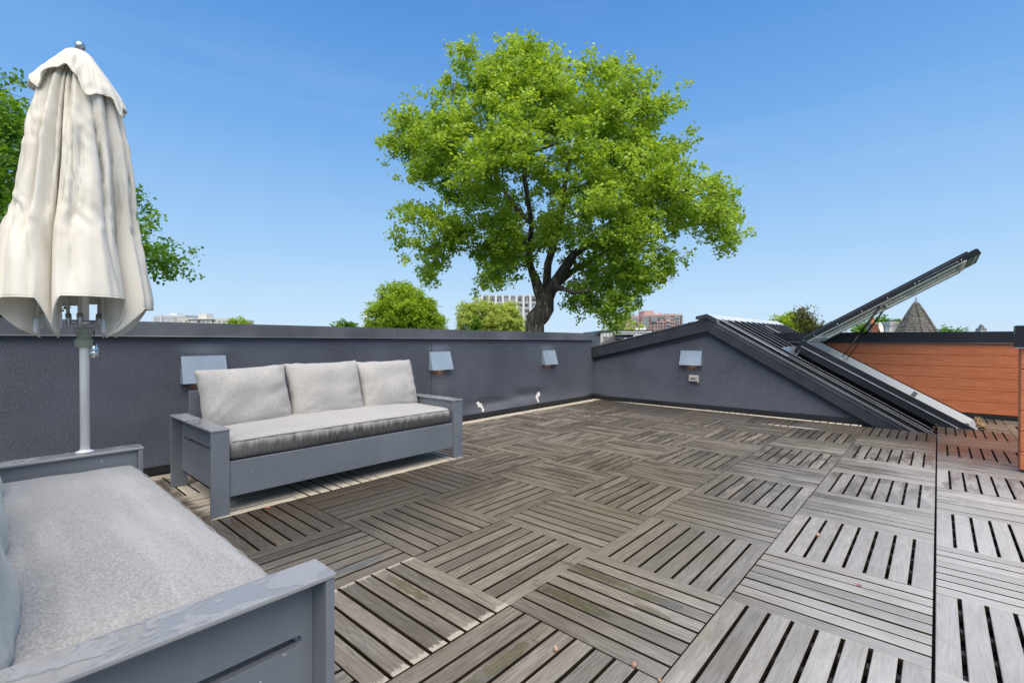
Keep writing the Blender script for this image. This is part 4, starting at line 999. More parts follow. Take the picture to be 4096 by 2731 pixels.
# wind cap on top
capz = [(-180, 2.13), (-140, 2.18), (-104, 2.13), (-80, 2.165), (-56, 2.10), (-40, 2.19), (-16, 2.212), (-2, 2.17), (9, 2.088), (24, 2.115), (36, 2.125), (48, 2.13), (55, 2.05), (68, 2.12), (88, 2.085), (112, 2.16), (150, 2.10), (180, 2.13)]
def capzf(a):
    for (a0, z0), (a1, z1) in zip(capz, capz[1:]):
        if a0 <= a <= a1: t = (a-a0)/(a1-a0); t = t*t*(3-2*t); return z0+(z1-z0)*t
    return 2.13
cap = MB(); na, nr = 160, 26
for ir in range(nr+1):
    t = ir/nr
    for ia in range(na):
        a = -180+360*ia/na; zb = capzf(a); z = 2.338 + (zb-2.338)*t
        prof = [(2.338, .03), (2.325, .055), (2.28, .086), (2.22, .128), (2.16, .170), (2.05, .212)]
        for (z0, r0), (z1, r1) in zip(prof, prof[1:]):
            if z <= z0 and z >= z1: r = r0+(r1-r0)*(z0-z)/(z0-z1); break
        lowness = (2.2-zb)/.14
        r = r*KS*1.06 + .022*t*ridge(mnoise.noise(Vector((cos(radians(a))*2.2, sin(radians(a))*2.2, t*.8)))) - .016*t**3*max(0, lowness) + .005*t
        r += .009*t*ridge(mnoise.noise(Vector((cos(radians(a))*5, sin(radians(a))*5, z*9))))
        cap.v.append(up_(a, r, z, -.014))
for ir in range(nr):
    for ia in range(na): cap.f.append((ir*na+ia, ir*na+(ia+1) % na, (ir+1)*na+(ia+1) % na, (ir+1)*na+ia))
cap.f.append(tuple(range(na)))
edge = [Vector(cap.v[nr*na+k % na]) for k in range(na+1)]
o = UPt(cap).build('wind_cap', M['canopy'], um, smooth=True, recalc=False); md = o.modifiers.new('solid', 'SOLIDIFY'); md.thickness = .002
hm = MB(); hm.tube(edge, .0035, 5); UPt(hm).build('cap_hem', M['canopy'], um, smooth=True)
# ribs with white tips
for k, a in enumerate(bnd[:-1]):
    m = MB(); r0 = .145; zt = 1.06+.02*(k % 2)
    m.tube([up_(a, r0*.88, zt+.03, -.03), up_(a, .085, 1.75, -.015), up_(a, .04, 2.25, -.012)], .0085, 8); rb = UPt(m).build('rib', M['ribgrey'], um, smooth=True)
    m = MB(); m.tube([up_(a, r0*.89, zt-.012, -.03), up_(a, r0*.885, zt, -.03), up_(a, r0*.87, zt+.05, -.03), up_(a, r0*.865, zt+.058, -.03)], [.007, .011, .011, .007], 8); UPt(m).build('rib_tip', M['plasticw'], rb, smooth=True)
# struts, hub and runner near the bottom
for k, a in enumerate((-14, 125, 240)):
    m = MB(); m.tube([up_(a, .062, 1.10, 0), up_(a, .07, 1.32, 0), up_(a, .075, 1.7, -.01)], .007, 8); UPt(m).build('strut', M['ribgrey'], um, smooth=True)
    m = MB(); m.tube([up_(a, .060, 1.088, 0), up_(a, .063, 1.14, 0)], .011, 10); UPt(m).build('strut_joint', M['alu'], um, smooth=True)
m = MB()
for s in (-1, 1):
    c0 = Vector(up_(-40, .055+.012*s, 1.098, 0)); m.tube([c0, Vector(up_(40, .055+.012*s, 1.098, 0))], .009, 10)
UPt(m).build('hub_bracket', M['alu'], um, smooth=True)
m = MB(); m.lathe([(.044, 1.045), (.047, 1.049), (.047, 1.072), (.044, 1.078), (.030, 1.080)], (UX, UY, 0), 4, Matrix.Rotation(YAW+pi/4, 4, 'Z'))
m2 = MB(); m2.lathe([(.033, 1.078), (.037, 1.075), (.037, 1.052), (.029, 1.047), (.024, 1.03), (.036, 1.018), (.033, .992), (.029, .984), (.022, .984)], (UX, UY, 0), 24)
hub = UPt(m2).build('hub', M['hub'], um, smooth=False)
cu = bpy.data.curves.new('lettering', 'FONT'); cu.body = 'TUUCI'; cu.size = .019; cu.extrude = .0008; cu.align_x = 'CENTER'
ct = bpy.data.objects.new('lettering_curve', cu); col.objects.link(ct)
lm = bpy.data.meshes.new_from_object(ct.evaluated_get(bpy.context.evaluated_depsgraph_get())); bpy.data.objects.remove(ct)
lt = bpy.data.objects.new('lettering', lm); col.objects.link(lt); lt.parent = hub
tq = Vector((UX, UY, 0)) + tow*.0372 - rgt*.004
lt.location = (tq.x-UX, tq.y-UY, 1.055-.5); lt.rotation_euler = (pi/2, 0, math.atan2(rgt.y, rgt.x)); lm.materials.clear(); lm.materials.append(M['ribgrey'])
wc = Vector((UX, UY, 0)) + rgt*.034 + tow*.015
m = MB(); m.tube([(wc.x, wc.y, 1.06), (wc.x, wc.y, 1.0)], .0018, 6); cord = UPt(m).build('pull_cord', M['black'], um)
m = MB(); m.lathe([(.006, 1.002), (.011, .996), (.0155, .978), (.0160, .9715), (.0145, .9710), (.0145, .9690), (.0160, .9685), (.0150, .955), (.0105, .938), (.006, .937)], (wc.x, wc.y, 0), 18); UPt(m).build('pull_weight', M['steel'], um, smooth=True)

# ================================================================== TREES
def leaves_mesh(name, C, size, rng, mat, parent, tone=None, droop=.2):
    n = len(C)
    nrm = rng.normal(size=(n, 3)); nrm[:, 2] = np.abs(nrm[:, 2])*1.15+.25; nrm /= np.linalg.norm(nrm, axis=1)[:, None]
    d = rng.normal(size=(n, 3)); d[:, 2] -= droop; d -= nrm*(d*nrm).sum(1)[:, None]; d /= np.linalg.norm(d, axis=1)[:, None]
    s = np.cross(nrm, d); L = size*rng.uniform(.65, 1.25, n)[:, None]; W = L*.40
    b_ = C - d*L*.5; t = C + d*L*.5 - nrm*L*.08; l = C - d*L*.05 + s*W + nrm*L*.10; r = C - d*L*.05 - s*W + nrm*L*.10
    V = np.empty((n*4, 3)); V[0::4] = b_; V[1::4] = l; V[2::4] = t; V[3::4] = r
    me = bpy.data.meshes.new(name); me.vertices.add(n*4); me.vertices.foreach_set('co', V.astype(np.float32).ravel())
    me.loops.add(n*4); me.loops.foreach_set('vertex_index', np.arange(n*4, dtype=np.int32))
    me.polygons.add(n); me.polygons.foreach_set('loop_start', np.arange(0, n*4, 4, dtype=np.int32))
    me.update(calc_edges=True); me.materials.append(mat)
    A = me.attributes.new('rnd', 'FLOAT', 'FACE')
    v = rng.random(n) if tone is None else np.clip(tone*.6+rng.random(n)*.4, 0, 1)
    A.data.foreach_set('value', v.astype(np.float32))
    o = bpy.data.objects.new(name, me); col.objects.link(o); o.parent = parent; return o

def build_tree(name, label, base, limbs, clumps, crad, leaf, nper, mat, bark, seed, rtrunk, group=None, nsub=9, flat=.75, twig=.35, subr=.38):
    """limbs: list of (points, radii) main wood; clumps: Nx3 centres; everything in world space, then made local"""
    rng = np.random.default_rng(seed); base = np.array(base, float)
    t = empty(name, tuple(base)); tag(t, label, 'tree', group)
    nodes = []; parent = []
    thick = MB(); segs = []
    for pts, rad in limbs:
        thick.tube([np.array(p)-base for p in pts], rad, 14 if rad[0] > .2 else 9)
    # seed nodes along the limbs
    for li, (pts, rad) in enumerate(limbs):
        for a, b_, ra_, rb_ in zip(pts, pts[1:], rad, rad[1:]):
            a = np.array(a); b_ = np.array(b_); k = max(2, int(np.linalg.norm(b_-a)/.6))
            for q in range(k): nodes.append(a+(b_-a)*q/k); parent.append(-1)
    NA = np.array(nodes); fork = np.array(limbs[0][0][-1])
    order = np.argsort(np.linalg.norm(clumps-fork, axis=1)); cnt = [0]*len(nodes); chain = []
    NP = list(NA); dist0 = [0.0]*len(NP)
    for ci in order:
        c = clumps[ci]; arr = np.array(NP); d = np.linalg.norm(arr-c, axis=1) + .25*np.array(dist0)
        k = int(np.argmin(d)); a = arr[k]; ln = np.linalg.norm(c-a); n = max(1, int(ln/.45)); prev = k
        for q in range(1, n+1):
            f_ = q/n; p = a+(c-a)*f_; p = p + rng.normal(size=3)*.07*crad*(1 if q < n else 0) + np.array([0, 0, .18*ln*.25*sin(pi*f_)])
            NP.append(p); parent.append(prev); dist0.append(dist0[prev]+ln/n); prev = len(NP)-1
    w_ = np.zeros(len(NP))
    kids = np.zeros(len(NP), int)
    for i in range(len(NP)-1, -1, -1):
        if w_[i] == 0: w_[i] = 1
        if parent[i] >= 0: w_[parent[i]] += w_[i]
    tw = MB()
    rmin = twig
    for i, p in enumerate(parent):
        if p < 0: continue
        r0 = min(rtrunk*.35, rmin*sqrt(w_[p])) if parent[p] >= 0 else min(rtrunk*.35, rmin*sqrt(w_[i])*1.1); r1 = min(rtrunk*.35, rmin*sqrt(w_[i]))
        tw.tube([NP[p]-base, NP[i]-base], [r0, r1*.92], 5 if w_[i] > 3 else 3, cap=False)
    thick.build('trunk', bark, t, smooth=True)
    o = tw.build('branches', bark, t, smooth=True, recalc=False); o['kind'] = 'stuff'
    # leaves
    nC = len(clumps)
    sub = clumps[:, None, :] + rng.normal(size=(nC, nsub, 3))*np.array([crad, crad, crad*flat])*.55
    tone = np.repeat(rng.random(nC), nsub); sub = sub.reshape(-1, 3)
    k = nper//nsub; P = sub[:, None, :] + rng.normal(size=(len(sub), k, 3))*crad*subr*np.array([1, 1, .75])*.62
    P = P.reshape(-1, 3); tone = np.repeat(tone*.6+rng.random(len(sub))*.4, k)
    # fine twigs to the sub-clusters
    tz = MB()
    for i in range(len(sub)):
        a = clumps[i//nsub]; b_ = sub[i]
        if rng.random() < .6:
            tz.tube([a-base, b_-base], [rmin*.8, rmin*.35], 3, cap=False)
    o = tz.build('twigs', bark, t, recalc=False); o['kind'] = 'stuff'
    crown = leaves_mesh('crown', P-base, leaf, rng, mat, t, tone); crown['kind'] = 'stuff'
    return t

def inpoly(x, y, poly):
    c = False; n = len(poly); j = n-1
    for i in range(n):
        xi, yi = poly[i]; xj, yj = poly[j]
        if ((yi > y) != (yj > y)) and (x < (xj-xi)*(y-yi)/(yj-yi)+xi): c = not c
        j = i
    return c
def pdist(x, y, poly):
    best = 1e9; n = len(poly)
    for i in range(n):
        x0, y0 = poly[i]; x1, y1 = poly[(i+1) % n]; dx, dy = x1-x0, y1-y0
        t = max(0, min(1, ((x-x0)*dx+(y-y0)*dy)/(dx*dx+dy*dy+1e-9))); d = math.hypot(x-x0-t*dx, y-y0-t*dy)
        best = min(best, d)
    return best
def crown_points(poly, dist, n, depth, inset, seed, mind, holes=None, front=None):
    """fill a crown volume: the outline seen from the terrace, rounded off in depth"""
    rr = random.Random(seed); xs = [p[0] for p in poly]; ys = [p[1] for p in poly]
    wpx = (max(xs)-min(xs)); out = []; tries = 0; s = dist/FPX
    while len(out) < n and tries < n*60:
        tries += 1
        x = rr.uniform(min(xs), max(xs)); y = rr.uniform(min(ys), max(ys))
        if not inpoly(x, y, poly): continue
        d = pdist(x, y, poly)*s
        if d < inset: continue
        half = min(depth, sqrt(max(0, d-inset*.6))*sqrt(depth)*.98)
        k = rr.choice((-1, 1))*rr.random()**.45
        z = dist + half*k
        # keep the angular outline: the ray is the same, the distance differs
        p = at(x, y, z)
        if holes and mnoise.noise(p*holes[0]) < holes[1] : continue
        if front and k < 0 and inpoly(x, y, front) and rr.random() < .65: continue
        if out and min((p-q).length for q in out[-400:]) < mind: continue
        out.append(p)
    return np.array([tuple(p) for p in out])

Z1 = lambda x, y: (1450+x/1.2544, 100+y/1.2544)
big = [(580,50),(630,90),(640,160),(670,165),(740,75),(800,65),(870,60),(915,110),(960,140),(1000,120),(1075,150),(1100,190),(1165,135),(1215,180),(1270,170),(1320,210),(1370,150),(1430,160),(1410,210),(1455,285),(1420,350),(1480,340),(1560,340),(1620,390),(1560,430),(1530,500),(1440,520),(1450,555),(1520,545),(1590,555),(1680,565),(1715,605),(1640,640),(1740,760),(1820,760),(1868,830),(1860,900),(1918,965),(1890,1020),(1925,1060),(1890,1140),(1800,1140),(1740,1080),(1680,1030),(1570,1060),(1565,1280),(1500,1310),(1440,1330),(1475,1395),(1380,1410),(1370,1490),(1250,1525),(1180,1500),(1170,1440),(1060,1450),(1020,1420),(975,1380),(1000,1330),(1060,1240),(1010,1190),(960,1180),(880,1190),(850,1290),(860,1360),(800,1350),(680,1350),(545,1330),(560,1280),(610,1250),(570,1200),(560,1150),(590,1110),(500,1090),(490,1160),(440,1170),(380,1200),(380,1290),(290,1340),(170,1275),(240,1230),(260,1140),(180,1130),(105,1070),(150,1000),(215,1000),(140,880),(200,800),(190,700),(230,680),(160,650),(90,605),(150,520),(145,430),(270,410),(350,410),(390,380),(310,380),(280,265),(350,225),(360,140),(440,160),(490,100),(560,110)]
big = [Z1(*p) for p in big]; DB = 18.0
cl = crown_points(big, DB, 560, 4.6, .22, 5, .36, (.75, -.13), [Z1(*q) for q in ((800, 930), (850, 560), (1000, 560), (1060, 760), (1200, 930), (1280, 1020), (1150, 1200), (1020, 1340), (900, 1360), (800, 1200))])
def L1(pts, dz=None):
    o = []
    for i, q in enumerate(pts):
        x, y = Z1(q[0], q[1]); o.append(tuple(at(x, y, DB+(q[2] if len(q) > 2 else 0))))
    return o
s_ = lambda hw: hw/1.2544*DB/FPX
tb = at(*Z1(865, 1540), DB); tbase = (tb.x, tb.y, GZ)
trunk = [(tb.x, tb.y, GZ), (tb.x, tb.y, -2)] + L1([(862, 1560), (866, 1530), (864, 1500), (872, 1475), (896, 1450), (915, 1420), (916, 1385), (914, 1350)])
rtr = [.62, .46, s_(48), s_(46), s_(47), s_(52), s_(50), s_(47), s_(44), s_(46)]
limbs = [(trunk, rtr),
    (L1([(905, 1370), (885, 1330), (868, 1280), (850, 1235), (835, 1180), (838, 1120, .2), (800, 1080, .4), (720, 1055, .8), (640, 1035, 1.2)]), [s_(v) for v in (34, 30, 24, 19, 17, 15, 12, 9, 6)]),
    (L1([(925, 1370), (948, 1320), (985, 1265), (1025, 1205, -.3), (1060, 1150, -.6), (1110, 1120, -.9), (1180, 1095, -1.2), (1300, 1085, -1.6), (1400, 1030, -2)]), [s_(v) for v in (36, 32, 27, 25, 20, 15, 12, 9, 6)]),
    (L1([(940, 1340), (985, 1290, .4), (1040, 1245, .8), (1110, 1200, 1.2), (1200, 1150, 1.8), (1330, 1060, 2.4), (1480, 1010, 2.8), (1600, 930, 3)]), [s_(v) for v in (24, 22, 17, 13, 11, 9, 7, 5)]),
    (L1([(920, 1370), (925, 1290, .3), (930, 1200, .3), (960, 1100, .2), (995, 1000, .1), (1005, 880), (1020, 760, -.2), (1040, 680, -.4), (1090, 560, -.5)]), [s_(v) for v in (26, 22, 20, 18, 17, 15, 13, 10, 7)]),
    (L1([(838, 1120), (850, 1000, -.4), (830, 880, -.8), (812, 760, -1.2), (812, 660, -1.5), (825, 560, -1.7), (830, 460, -1.9)]), [s_(v) for v in (14, 13, 12, 11, 10, 8, 6)]),
    (L1([(818, 690, -1.3), (850, 640, -1.6), (920, 615, -2), (990, 590, -2.4)]), [s_(v) for v in (9, 7, 6, 4)]),
    (L1([(850, 1000, -.2), (780, 930, .3), (730, 860, .6), (660, 740, .8), (620, 600, .8), (590, 480, .6)]), [s_(v) for v in (13, 11, 10, 8, 7, 5)]),
    (L1([(945, 1330), (1000, 1320, -.8), (1060, 1345, -1.4), (1140, 1330, -2)]), [s_(v) for v in (14, 12, 9, 6)]),
    (L1([(1005, 880), (1120, 800, 1), (1250, 740, 1.6), (1400, 690, 2)]), [s_(v) for v in (12, 9, 7, 5)]),
    (L1([(1180, 1095, -1.2), (1330, 960, -1.6), (1480, 900, -1.8), (1620, 830, -1.8), (1700, 850, -1.6)]), [s_(v) for v in (10, 8, 7, 5, 4)])]
build_tree('oak_tree', 'huge bright green spreading oak with a crooked dark trunk rising behind the left wall', tbase, limbs, cl, .52, .130, 240, M['leafA'], M['bark'], 3, .45, twig=.0095, nsub=10, subr=.36)

def poly_tree(name, label, poly, dist, n, depth, leaf, nper, mat, bark, seed, crad, base_px, inset=.15, rt=.2, group='trees beyond the parapet', mind=None, nsub=8, twig=.008):
    c = crown_points(poly, dist, n, depth, inset, seed, mind if mind else crad*.5)
    bp = at(base_px[0], base_px[1], dist); cz = np.array(c).mean(0)
    tk = [(bp.x, bp.y, GZ), (bp.x, bp.y, GZ*.5+bp.z*.5), tuple(bp), tuple(np.array(bp)*.45+cz*.55)]
    build_tree(name, label, (bp.x, bp.y, GZ), [(tk, [rt, rt*.8, rt*.6, rt*.4])], c, crad, leaf, nper, mat, bark, seed, rt, group, nsub=nsub, twig=twig)
D_ = lambda pts: [(x*4096/2352, y*4096/2352) for x, y in pts]
# dark green tree behind the umbrella
poly_tree('maple_tree', 'tall deep green tree at the left edge showing on both sides of the closed umbrella',
    D_([(-420, 250), (-250, 120), (-60, 130), (0, 183), (28, 215), (50, 250), (80, 245), (120, 300), (200, 360), (262, 420), (322, 490), (355, 510), (385, 545), (372, 580), (428, 602), (420, 640), (390, 660), (372, 690), (330, 640), (250, 660), (120, 690), (60, 735), (-100, 760), (-400, 760)]),
    12.5, 330, 3.2, .105, 220, M['leafB'], M['bark2'], 8, .48, (40, 1420), rt=.3, nsub=8)
poly_tree('linden_tree', 'rounded bright green tree over the left wall partly hiding the pale glass mid rise',
    D_([(850, 720), (845, 705), (870, 690), (868, 668), (900, 655), (930, 652), (960, 662), (975, 680), (992, 690), (998, 712), (1010, 730), (1022, 745), (1015, 775), (850, 775), (842, 745)]),
    34, 200, 2.2, .16, 150, M['leafC'], M['bark2'], 12, .52, (1630, 1350), rt=.25, inset=.1)
poly_tree('willow_tree', 'pale yellow green round tree in front of the tall white apartment slab',
    D_([(1052, 735), (1050, 712), (1065, 698), (1095, 690), (1125, 694), (1140, 702), (1160, 695), (1180, 702), (1195, 722), (1205, 745), (1205, 778), (1055, 778)]),
    52, 220, 3.0, .22, 120, M['leafD'], M['bark2'], 15, .62, (1965, 1350), rt=.3, inset=.1)
poly_tree('conifer_tree', 'small dark pointed tree top at the foot of the pale round tree', D_([(1094, 730), (1100, 738), (1106, 752), (1110, 775), (1080, 775), (1084, 752), (1089, 740)]), 40, 26, .5, .14, 110, M['leafB'], M['bark2'], 16, .28, (1905, 1350), rt=.12, inset=.02)
poly_tree('bush_tree', 'little green tree top peeking over the wall in front of the beige flats', D_([(518, 752), (530, 738), (550, 738), (566, 742), (570, 760), (515, 760)]), 30, 26, .5, .12, 120, M['leafC'], M['bark2'], 17, .3, (945, 1330), rt=.12, inset=.03)
poly_tree('bush_tree', 'low dark green tree top over the wall left of the glassy tower', D_([(765, 760), (775, 744), (795, 736), (812, 742), (824, 755), (824, 770), (765, 770)]), 32, 30, .6, .12, 120, M['leafB'], M['bark2'], 18, .32, (1385, 1345), rt=.12, inset=.03)
poly_tree('bush_tree', 'thin pale green tree beside the pink brick building', D_([(1400, 745), (1420, 730), (1445, 722), (1460, 735), (1475, 752), (1480, 775), (1395, 775)]), 75, 34, 1.2, .28, 80, M['leafD'], M['bark2'], 19, .75, (2500, 1340), rt=.12, inset=.03)
poly_tree('locust_tree', 'yellow green leafy tree beyond the ridge of the metal roof', D_([(1786, 735), (1800, 725), (1822, 728), (1850, 735), (1868, 752), (1870, 778), (1795, 778)]), 26, 60, 1.2, .13, 120, M['leafC'], M['bark2'], 20, .36, (3190, 1360), rt=.16, inset=.05)
poly_tree('sparse_tree', 'sparse bronze leaved tree with open twigs right of the yellow green tree', D_([(1808, 716), (1830, 708), (1860, 712), (1872, 735), (1893, 745), (1885, 770), (1830, 770), (1840, 740)]), 24, 44, .9, .11, 40, M['leafE'], M['bark2'], 21, .32, (3235, 1360), rt=.1, inset=.02, twig=.011)
poly_tree('far_tree', 'green tree top behind the brick chimney and satellite dish', D_([(1962, 762), (1975, 745), (2000, 735), (2035, 732), (2062, 742), (2075, 765), (2070, 785), (1960, 785)]), 38, 60, 1.2, .17, 110, M['leafB'], M['bark2'], 22, .5, (3510, 1360), rt=.15, inset=.05)
poly_tree('far_tree', 'wispy green tree top just right of the shingled turret', D_([(2150, 760), (2160, 752), (2180, 753), (2205, 756), (2225, 764), (2220, 785), (2150, 785)]), 36, 26, .5, .15, 40, M['leafB'], M['bark2'], 23, .4, (3810, 1370), rt=.12, inset=.02)

# ================================================================== FAR BUILDINGS
def facing(px, dist, turn=0.0):
    """an empty on the ground at this bearing, x axis to the right of the view"""
    p = at(px, 1352, dist); return (p.x, p.y, GZ), YAW + turn
def sx(px_src, dist): return px_src/FPX*dist       # photo pixels -> metres at that distance
def hz(py, dist): return CAM.z - (py-1352.0)/FPX*dist - GZ      # height above the ground
def bld(name, label, px, dist, turn=0.0, cat='building'):
    loc, rz_ = facing(px, dist, turn); t = empty(name, loc, rz_); tag(t, label, cat); return t
def win_mesh(w, h, d=.12):
    m = MB(); m.box(-w/2, -d, 0, w/2, 0.02, h); return m

# tall apartment slab
d = 230.0; t = bld('apartment_slab', 'tall grey and white apartment slab with vertical fins behind the oak trunk', 2060, d)
X0, X1 = sx(1926-2060, d), sx(2163-2060, d); H = hz(1187, d)
B(X0, 0, 0, X1, 16, H).build('wall', M['towerwall'], t)
B(X0-.3, -.6, H, X1+.3, 16.3, H+.7).build('roof', M['towergrey'], t)
B(X1, -.3, 0, X1+sx(9, d)*.9, 14, H-15).build('side_wing', M['towerwall'], t)
B(X1+sx(9, d), -.3, 0, X1+sx(34, d), 14, H-15-2).build('brown_wing', M['towerbrown'], t)
nb = 8; bw = sx(27.5, d); fl = 2.72
wm = win_mesh(1.0, 1.25).build('window', M['darkglass'], t); first = True
for k in range(nb+1):
    x = X0 + .4 + bw*k; B(x-.55, -.75, 0, x+.45, 0, H+.6).build('fin', M['towerfin'], t)
cnt = 0
for f in range(12):
    z = H-2.1-f*fl
    B(X0+.6, -.35, z-1.25, X1-.2, -.02, z-.35).build('spandrel', M['towergrey'], t)
    for k in range(nb):
        if f > 3 and k in (1, 2, 3): continue
        for q in range(3):
            x = X0 + .4 + bw*(k+.24+.26*q)
            if x > X1-1: continue
            o = wm if first else wm.copy()
            if not first: col.objects.link(o); o.parent = t
            first = False; o.location = (x, 0, z)
            if R.random() < .35 : o.material_slots[0].link = 'OBJECT'; o.material_slots[0].material = M['paleglass']
            cnt += 1
for f in range(8):
    z = H-15-4-f*fl
    for q in (0, 1): B(X1+sx(11+8*q, d), -.5, z, X1+sx(17+8*q, d), -.28, z+1.6).build('balcony_opening', M['darkglass'], t)

# glassy mid-rise
d = 170.0; t = bld('glass_tower', 'pale glass and white mid rise behind the left side of the mid green tree', 1490, d)
X0, X1 = sx(1457-1490, d), sx(1512-1490, d); H = hz(1259, d)
B(X0, 0, 0, X1+6, 12, H).build('wall', M['towerfin'], t)
B(X0+1.3, -.3, 0, X0+2.0, 0, H-.6).build('dark_strip', M['towergrey'], t)
for f in range(6):
    z = H-2.2-f*2.6
    B(X0+2.4, -.5, z, X1+5.5, -.02, z+1.5).build('window_band', M['greenglass'], t)
    B(X0+2.2, -1.1, z-.5, X1+5.8, -.51, z-.15).build('balcony', M['towerfin'], t)
    B(X0+.3, -.2, z, X0+1.1, -.02, z+1.4).build('window', M['paleglass'], t)

# small brick chimney in front of it
def chimney(px, py_top, dist, wpx, hpx, label, pots=1, mats=('brick', 'mortar')):
    W = sx(wpx, dist); loc, rz_ = facing(px, dist); c = empty('chimney', (loc[0], loc[1], 0), rz_); tag(c, label, 'chimney')
    zt = CAM.z - (py_top-1352)/FPX*dist; hb = sx(hpx, dist)*3
    B(-W/2, -W/2, zt-hb-6, W/2, W/2, zt).build('stack_core', M[mats[1]], c)
    course = .075; n = int(min(hb, 1.8)/course); bl = .22
    k = 0
    for r_ in range(n):
        z = zt-.012-(r_+1)*course; x = -W/2 - (.11 if r_ % 2 else 0)
        while x < W/2:
            a, b_ = max(x, -W/2-.01), min(x+bl-.012, W/2+.01)
            if b_-a > .03: B(a, -W/2-.014, z+.006, b_, -W/2, z+course-.004).build('brick', M[mats[0]], c)
            x += bl
    B(-W/2-.05, -W/2-.05, zt, W/2+.05, W/2+.05, zt+.09).build('crown', M[mats[1]], c)
    for q in range(pots):
        m = MB(); m.lathe([(.10, 0), (.12, .03), (.095, .06), (.085, .28), (.11, .30), (.10, .34)], ((q-(pots-1)/2)*.3, 0, zt+.09), 14); m.build('pot', M['clay'], c, smooth=True)
    return c
chimney(1485, 1306, 60, 12, 14, 'tiny red brick chimney with clay pot over the left wall below the glass mid rise')
c = chimney(3489, 1297, 30, 26, 35, 'red brick chimney with a tall clay pot seen under the lid between the gas struts')
# far left flats
d = 210.0; t = bld('beige_flats', 'long low beige apartment block with roof huts beside the umbrella', 850, d)
def seg(x0, x1, yt, y0, mat, nm='wall', dp=10): B(sx(x0-850, d), y0, 0, sx(x1-850, d), y0+dp, hz(yt, d)).build(nm, mat, t)
seg(664, 716, 1277, 0, M['beige']); seg(716, 758, 1271, -1, M['beige']); seg(758, 870, 1275, 0, M['beigeL']); seg(869.5, 924, 1273.5, -1.2, M['beige']); seg(924, 965, 1278, .4, M['beige'])
seg(776, 809, 1253, 3, M['beige'], 'roof_hut', 5); seg(690, 715, 1270, .6, M['beigeL'], 'roof_hut', 5)
B(sx(756-850, d), -.8, hz(1276.5, d), sx(871-850, d), 10.2, hz(1274.5, d)).build('cornice', M['towerfin'], t)
def wn(x0, x1, y0, y1, y=-.15, mat='paleglass'): B(sx(x0-850, d), y, hz(y1, d), sx(x1-850, d), y+.13, hz(y0, d)).build('window', M[mat], t)
for k in range(4): wn(690.5+6.2*k, 695+6.2*k, 1271.8, 1275.5, .44, 'darkglass')
for x0, x1, mt in ((722, 733, 'paleglass'), (749, 754, 'darkglass'), (790, 802, 'darkglass'), (809, 817, 'paleglass'), (827, 839, 'paleglass'), (848, 856, 'darkglass'), (861, 866, 'darkglass')):
    for ya in (1282, 1293): wn(x0, x1, ya, ya+7, -.15 if x0 > 757 else -1.15, mt)
for x0, x1 in ((878, 889), (900, 907), (916, 920)): wn(x0, x1, 1281, 1290, -1.35)
for k in range(5): B(sx(663+5*k-850, d), -.5, 0, sx(664.2+5*k-850, d), -.1, hz(1277, d)).build('column', M['towerfin'], t)
for k in range(3): wn(692+9*k, 699+9*k, 1279, 1285, -.13)
# antenna bits
m = MB(); m.tube([(sx(753-850, d), 2, hz(1276, d)), (sx(753-850, d)+.8, 2, hz(1265, d))], .07, 4); m.build('antenna', M['towergrey'], t)
d = 330.0; t = bld('grey_towers', 'hazy grey stepped apartment towers just right of the umbrella canopy', 690, d)
def seg(x0, x1, yt, y0, mat, nm='wall', dp=14): B(sx(x0-690, d), y0, 0, sx(x1-690, d), y0+dp, hz(yt, d)).build(nm, mat, t)
M['hazew'] = simple('hazy_concrete', (0.60, 0.62, 0.64), 0.9, var=0.04, vscale=.2); M['hazed'] = simple('hazy_openings', (0.36, 0.39, 0.43), 0.6, var=0.1)  # distance haze put into these washed out colours
seg(615, 646, 1262, 0, M['hazew']); seg(646, 732, 1259, 2, M['hazew']); seg(660, 689, 1251, 5, M['hazew'], 'roof_hut', 7)
for k in range(14):
    for f in range(5):
        x = 617+8.2*k; y0 = (-.15 if x < 640 else 1.85); zt = hz(1265+f*6.5, d)
        if x+5 > 645 and x < 646: continue
        B(sx(x-690, d), y0, zt-.75, sx(x+5-690, d), y0+.14, zt).build('window', M['hazed'], t)

# pink brick building
d = 150.0; t = bld('pink_building', 'pinkish brick apartment building with bay windows above the gable roof', 2640, d)
def P_(x): return 2460+x/4.2
def Q_(y): return 1230+y/4.2
def seg(x0, x1, yt, y0, mat='pinkwall', nm='wall', dp=12, yb=None):
    return B(sx(P_(x0)-2640, d), y0, 0 if yb is None else hz(Q_(yb), d), sx(P_(x1)-2640, d), y0+dp, hz(Q_(yt), d)).build(nm, M[mat], t)
seg(180, 440, 150, .5); seg(437, 552, 132, -.6); seg(550, 850, 118, 0); seg(848, 1000, 105, -.3); seg(999, 1128, 108, .3)
seg(534, 697, 42, 3, dp=7); seg(696, 850, 80, 4, dp=6); seg(390, 450, 106, 5, 'towergrey', 'roof_hut', 4); seg(686, 738, 92, .8, 'towerfin', 'roof_unit', 2, 108)
for yb in (128, 178, 245, 298, 350):
    for x0, x1, y0 in ((185, 436, .5), (553, 846, 0), (852, 996, -.3), (1002, 1098, .3)):
        if yb < 150 and x0 == 185: continue
        B(sx(P_(x0)-2640, d), y0-.10, hz(Q_(yb+4), d), sx(P_(x1)-2640, d), y0-.005, hz(Q_(yb-2), d)).build('band', M['pinkband'], t)
def wn(x0, x1, ya, yb, y0, mat='darkglass'):
    B(sx(P_(x0)-2640, d), y0-.16, hz(Q_(yb), d), sx(P_(x1)-2640, d), y0-.115, hz(Q_(ya), d)).build('window', M[mat], t)
rows = [(140, 172), (195, 228), (253, 285), (308, 340), (360, 390)]
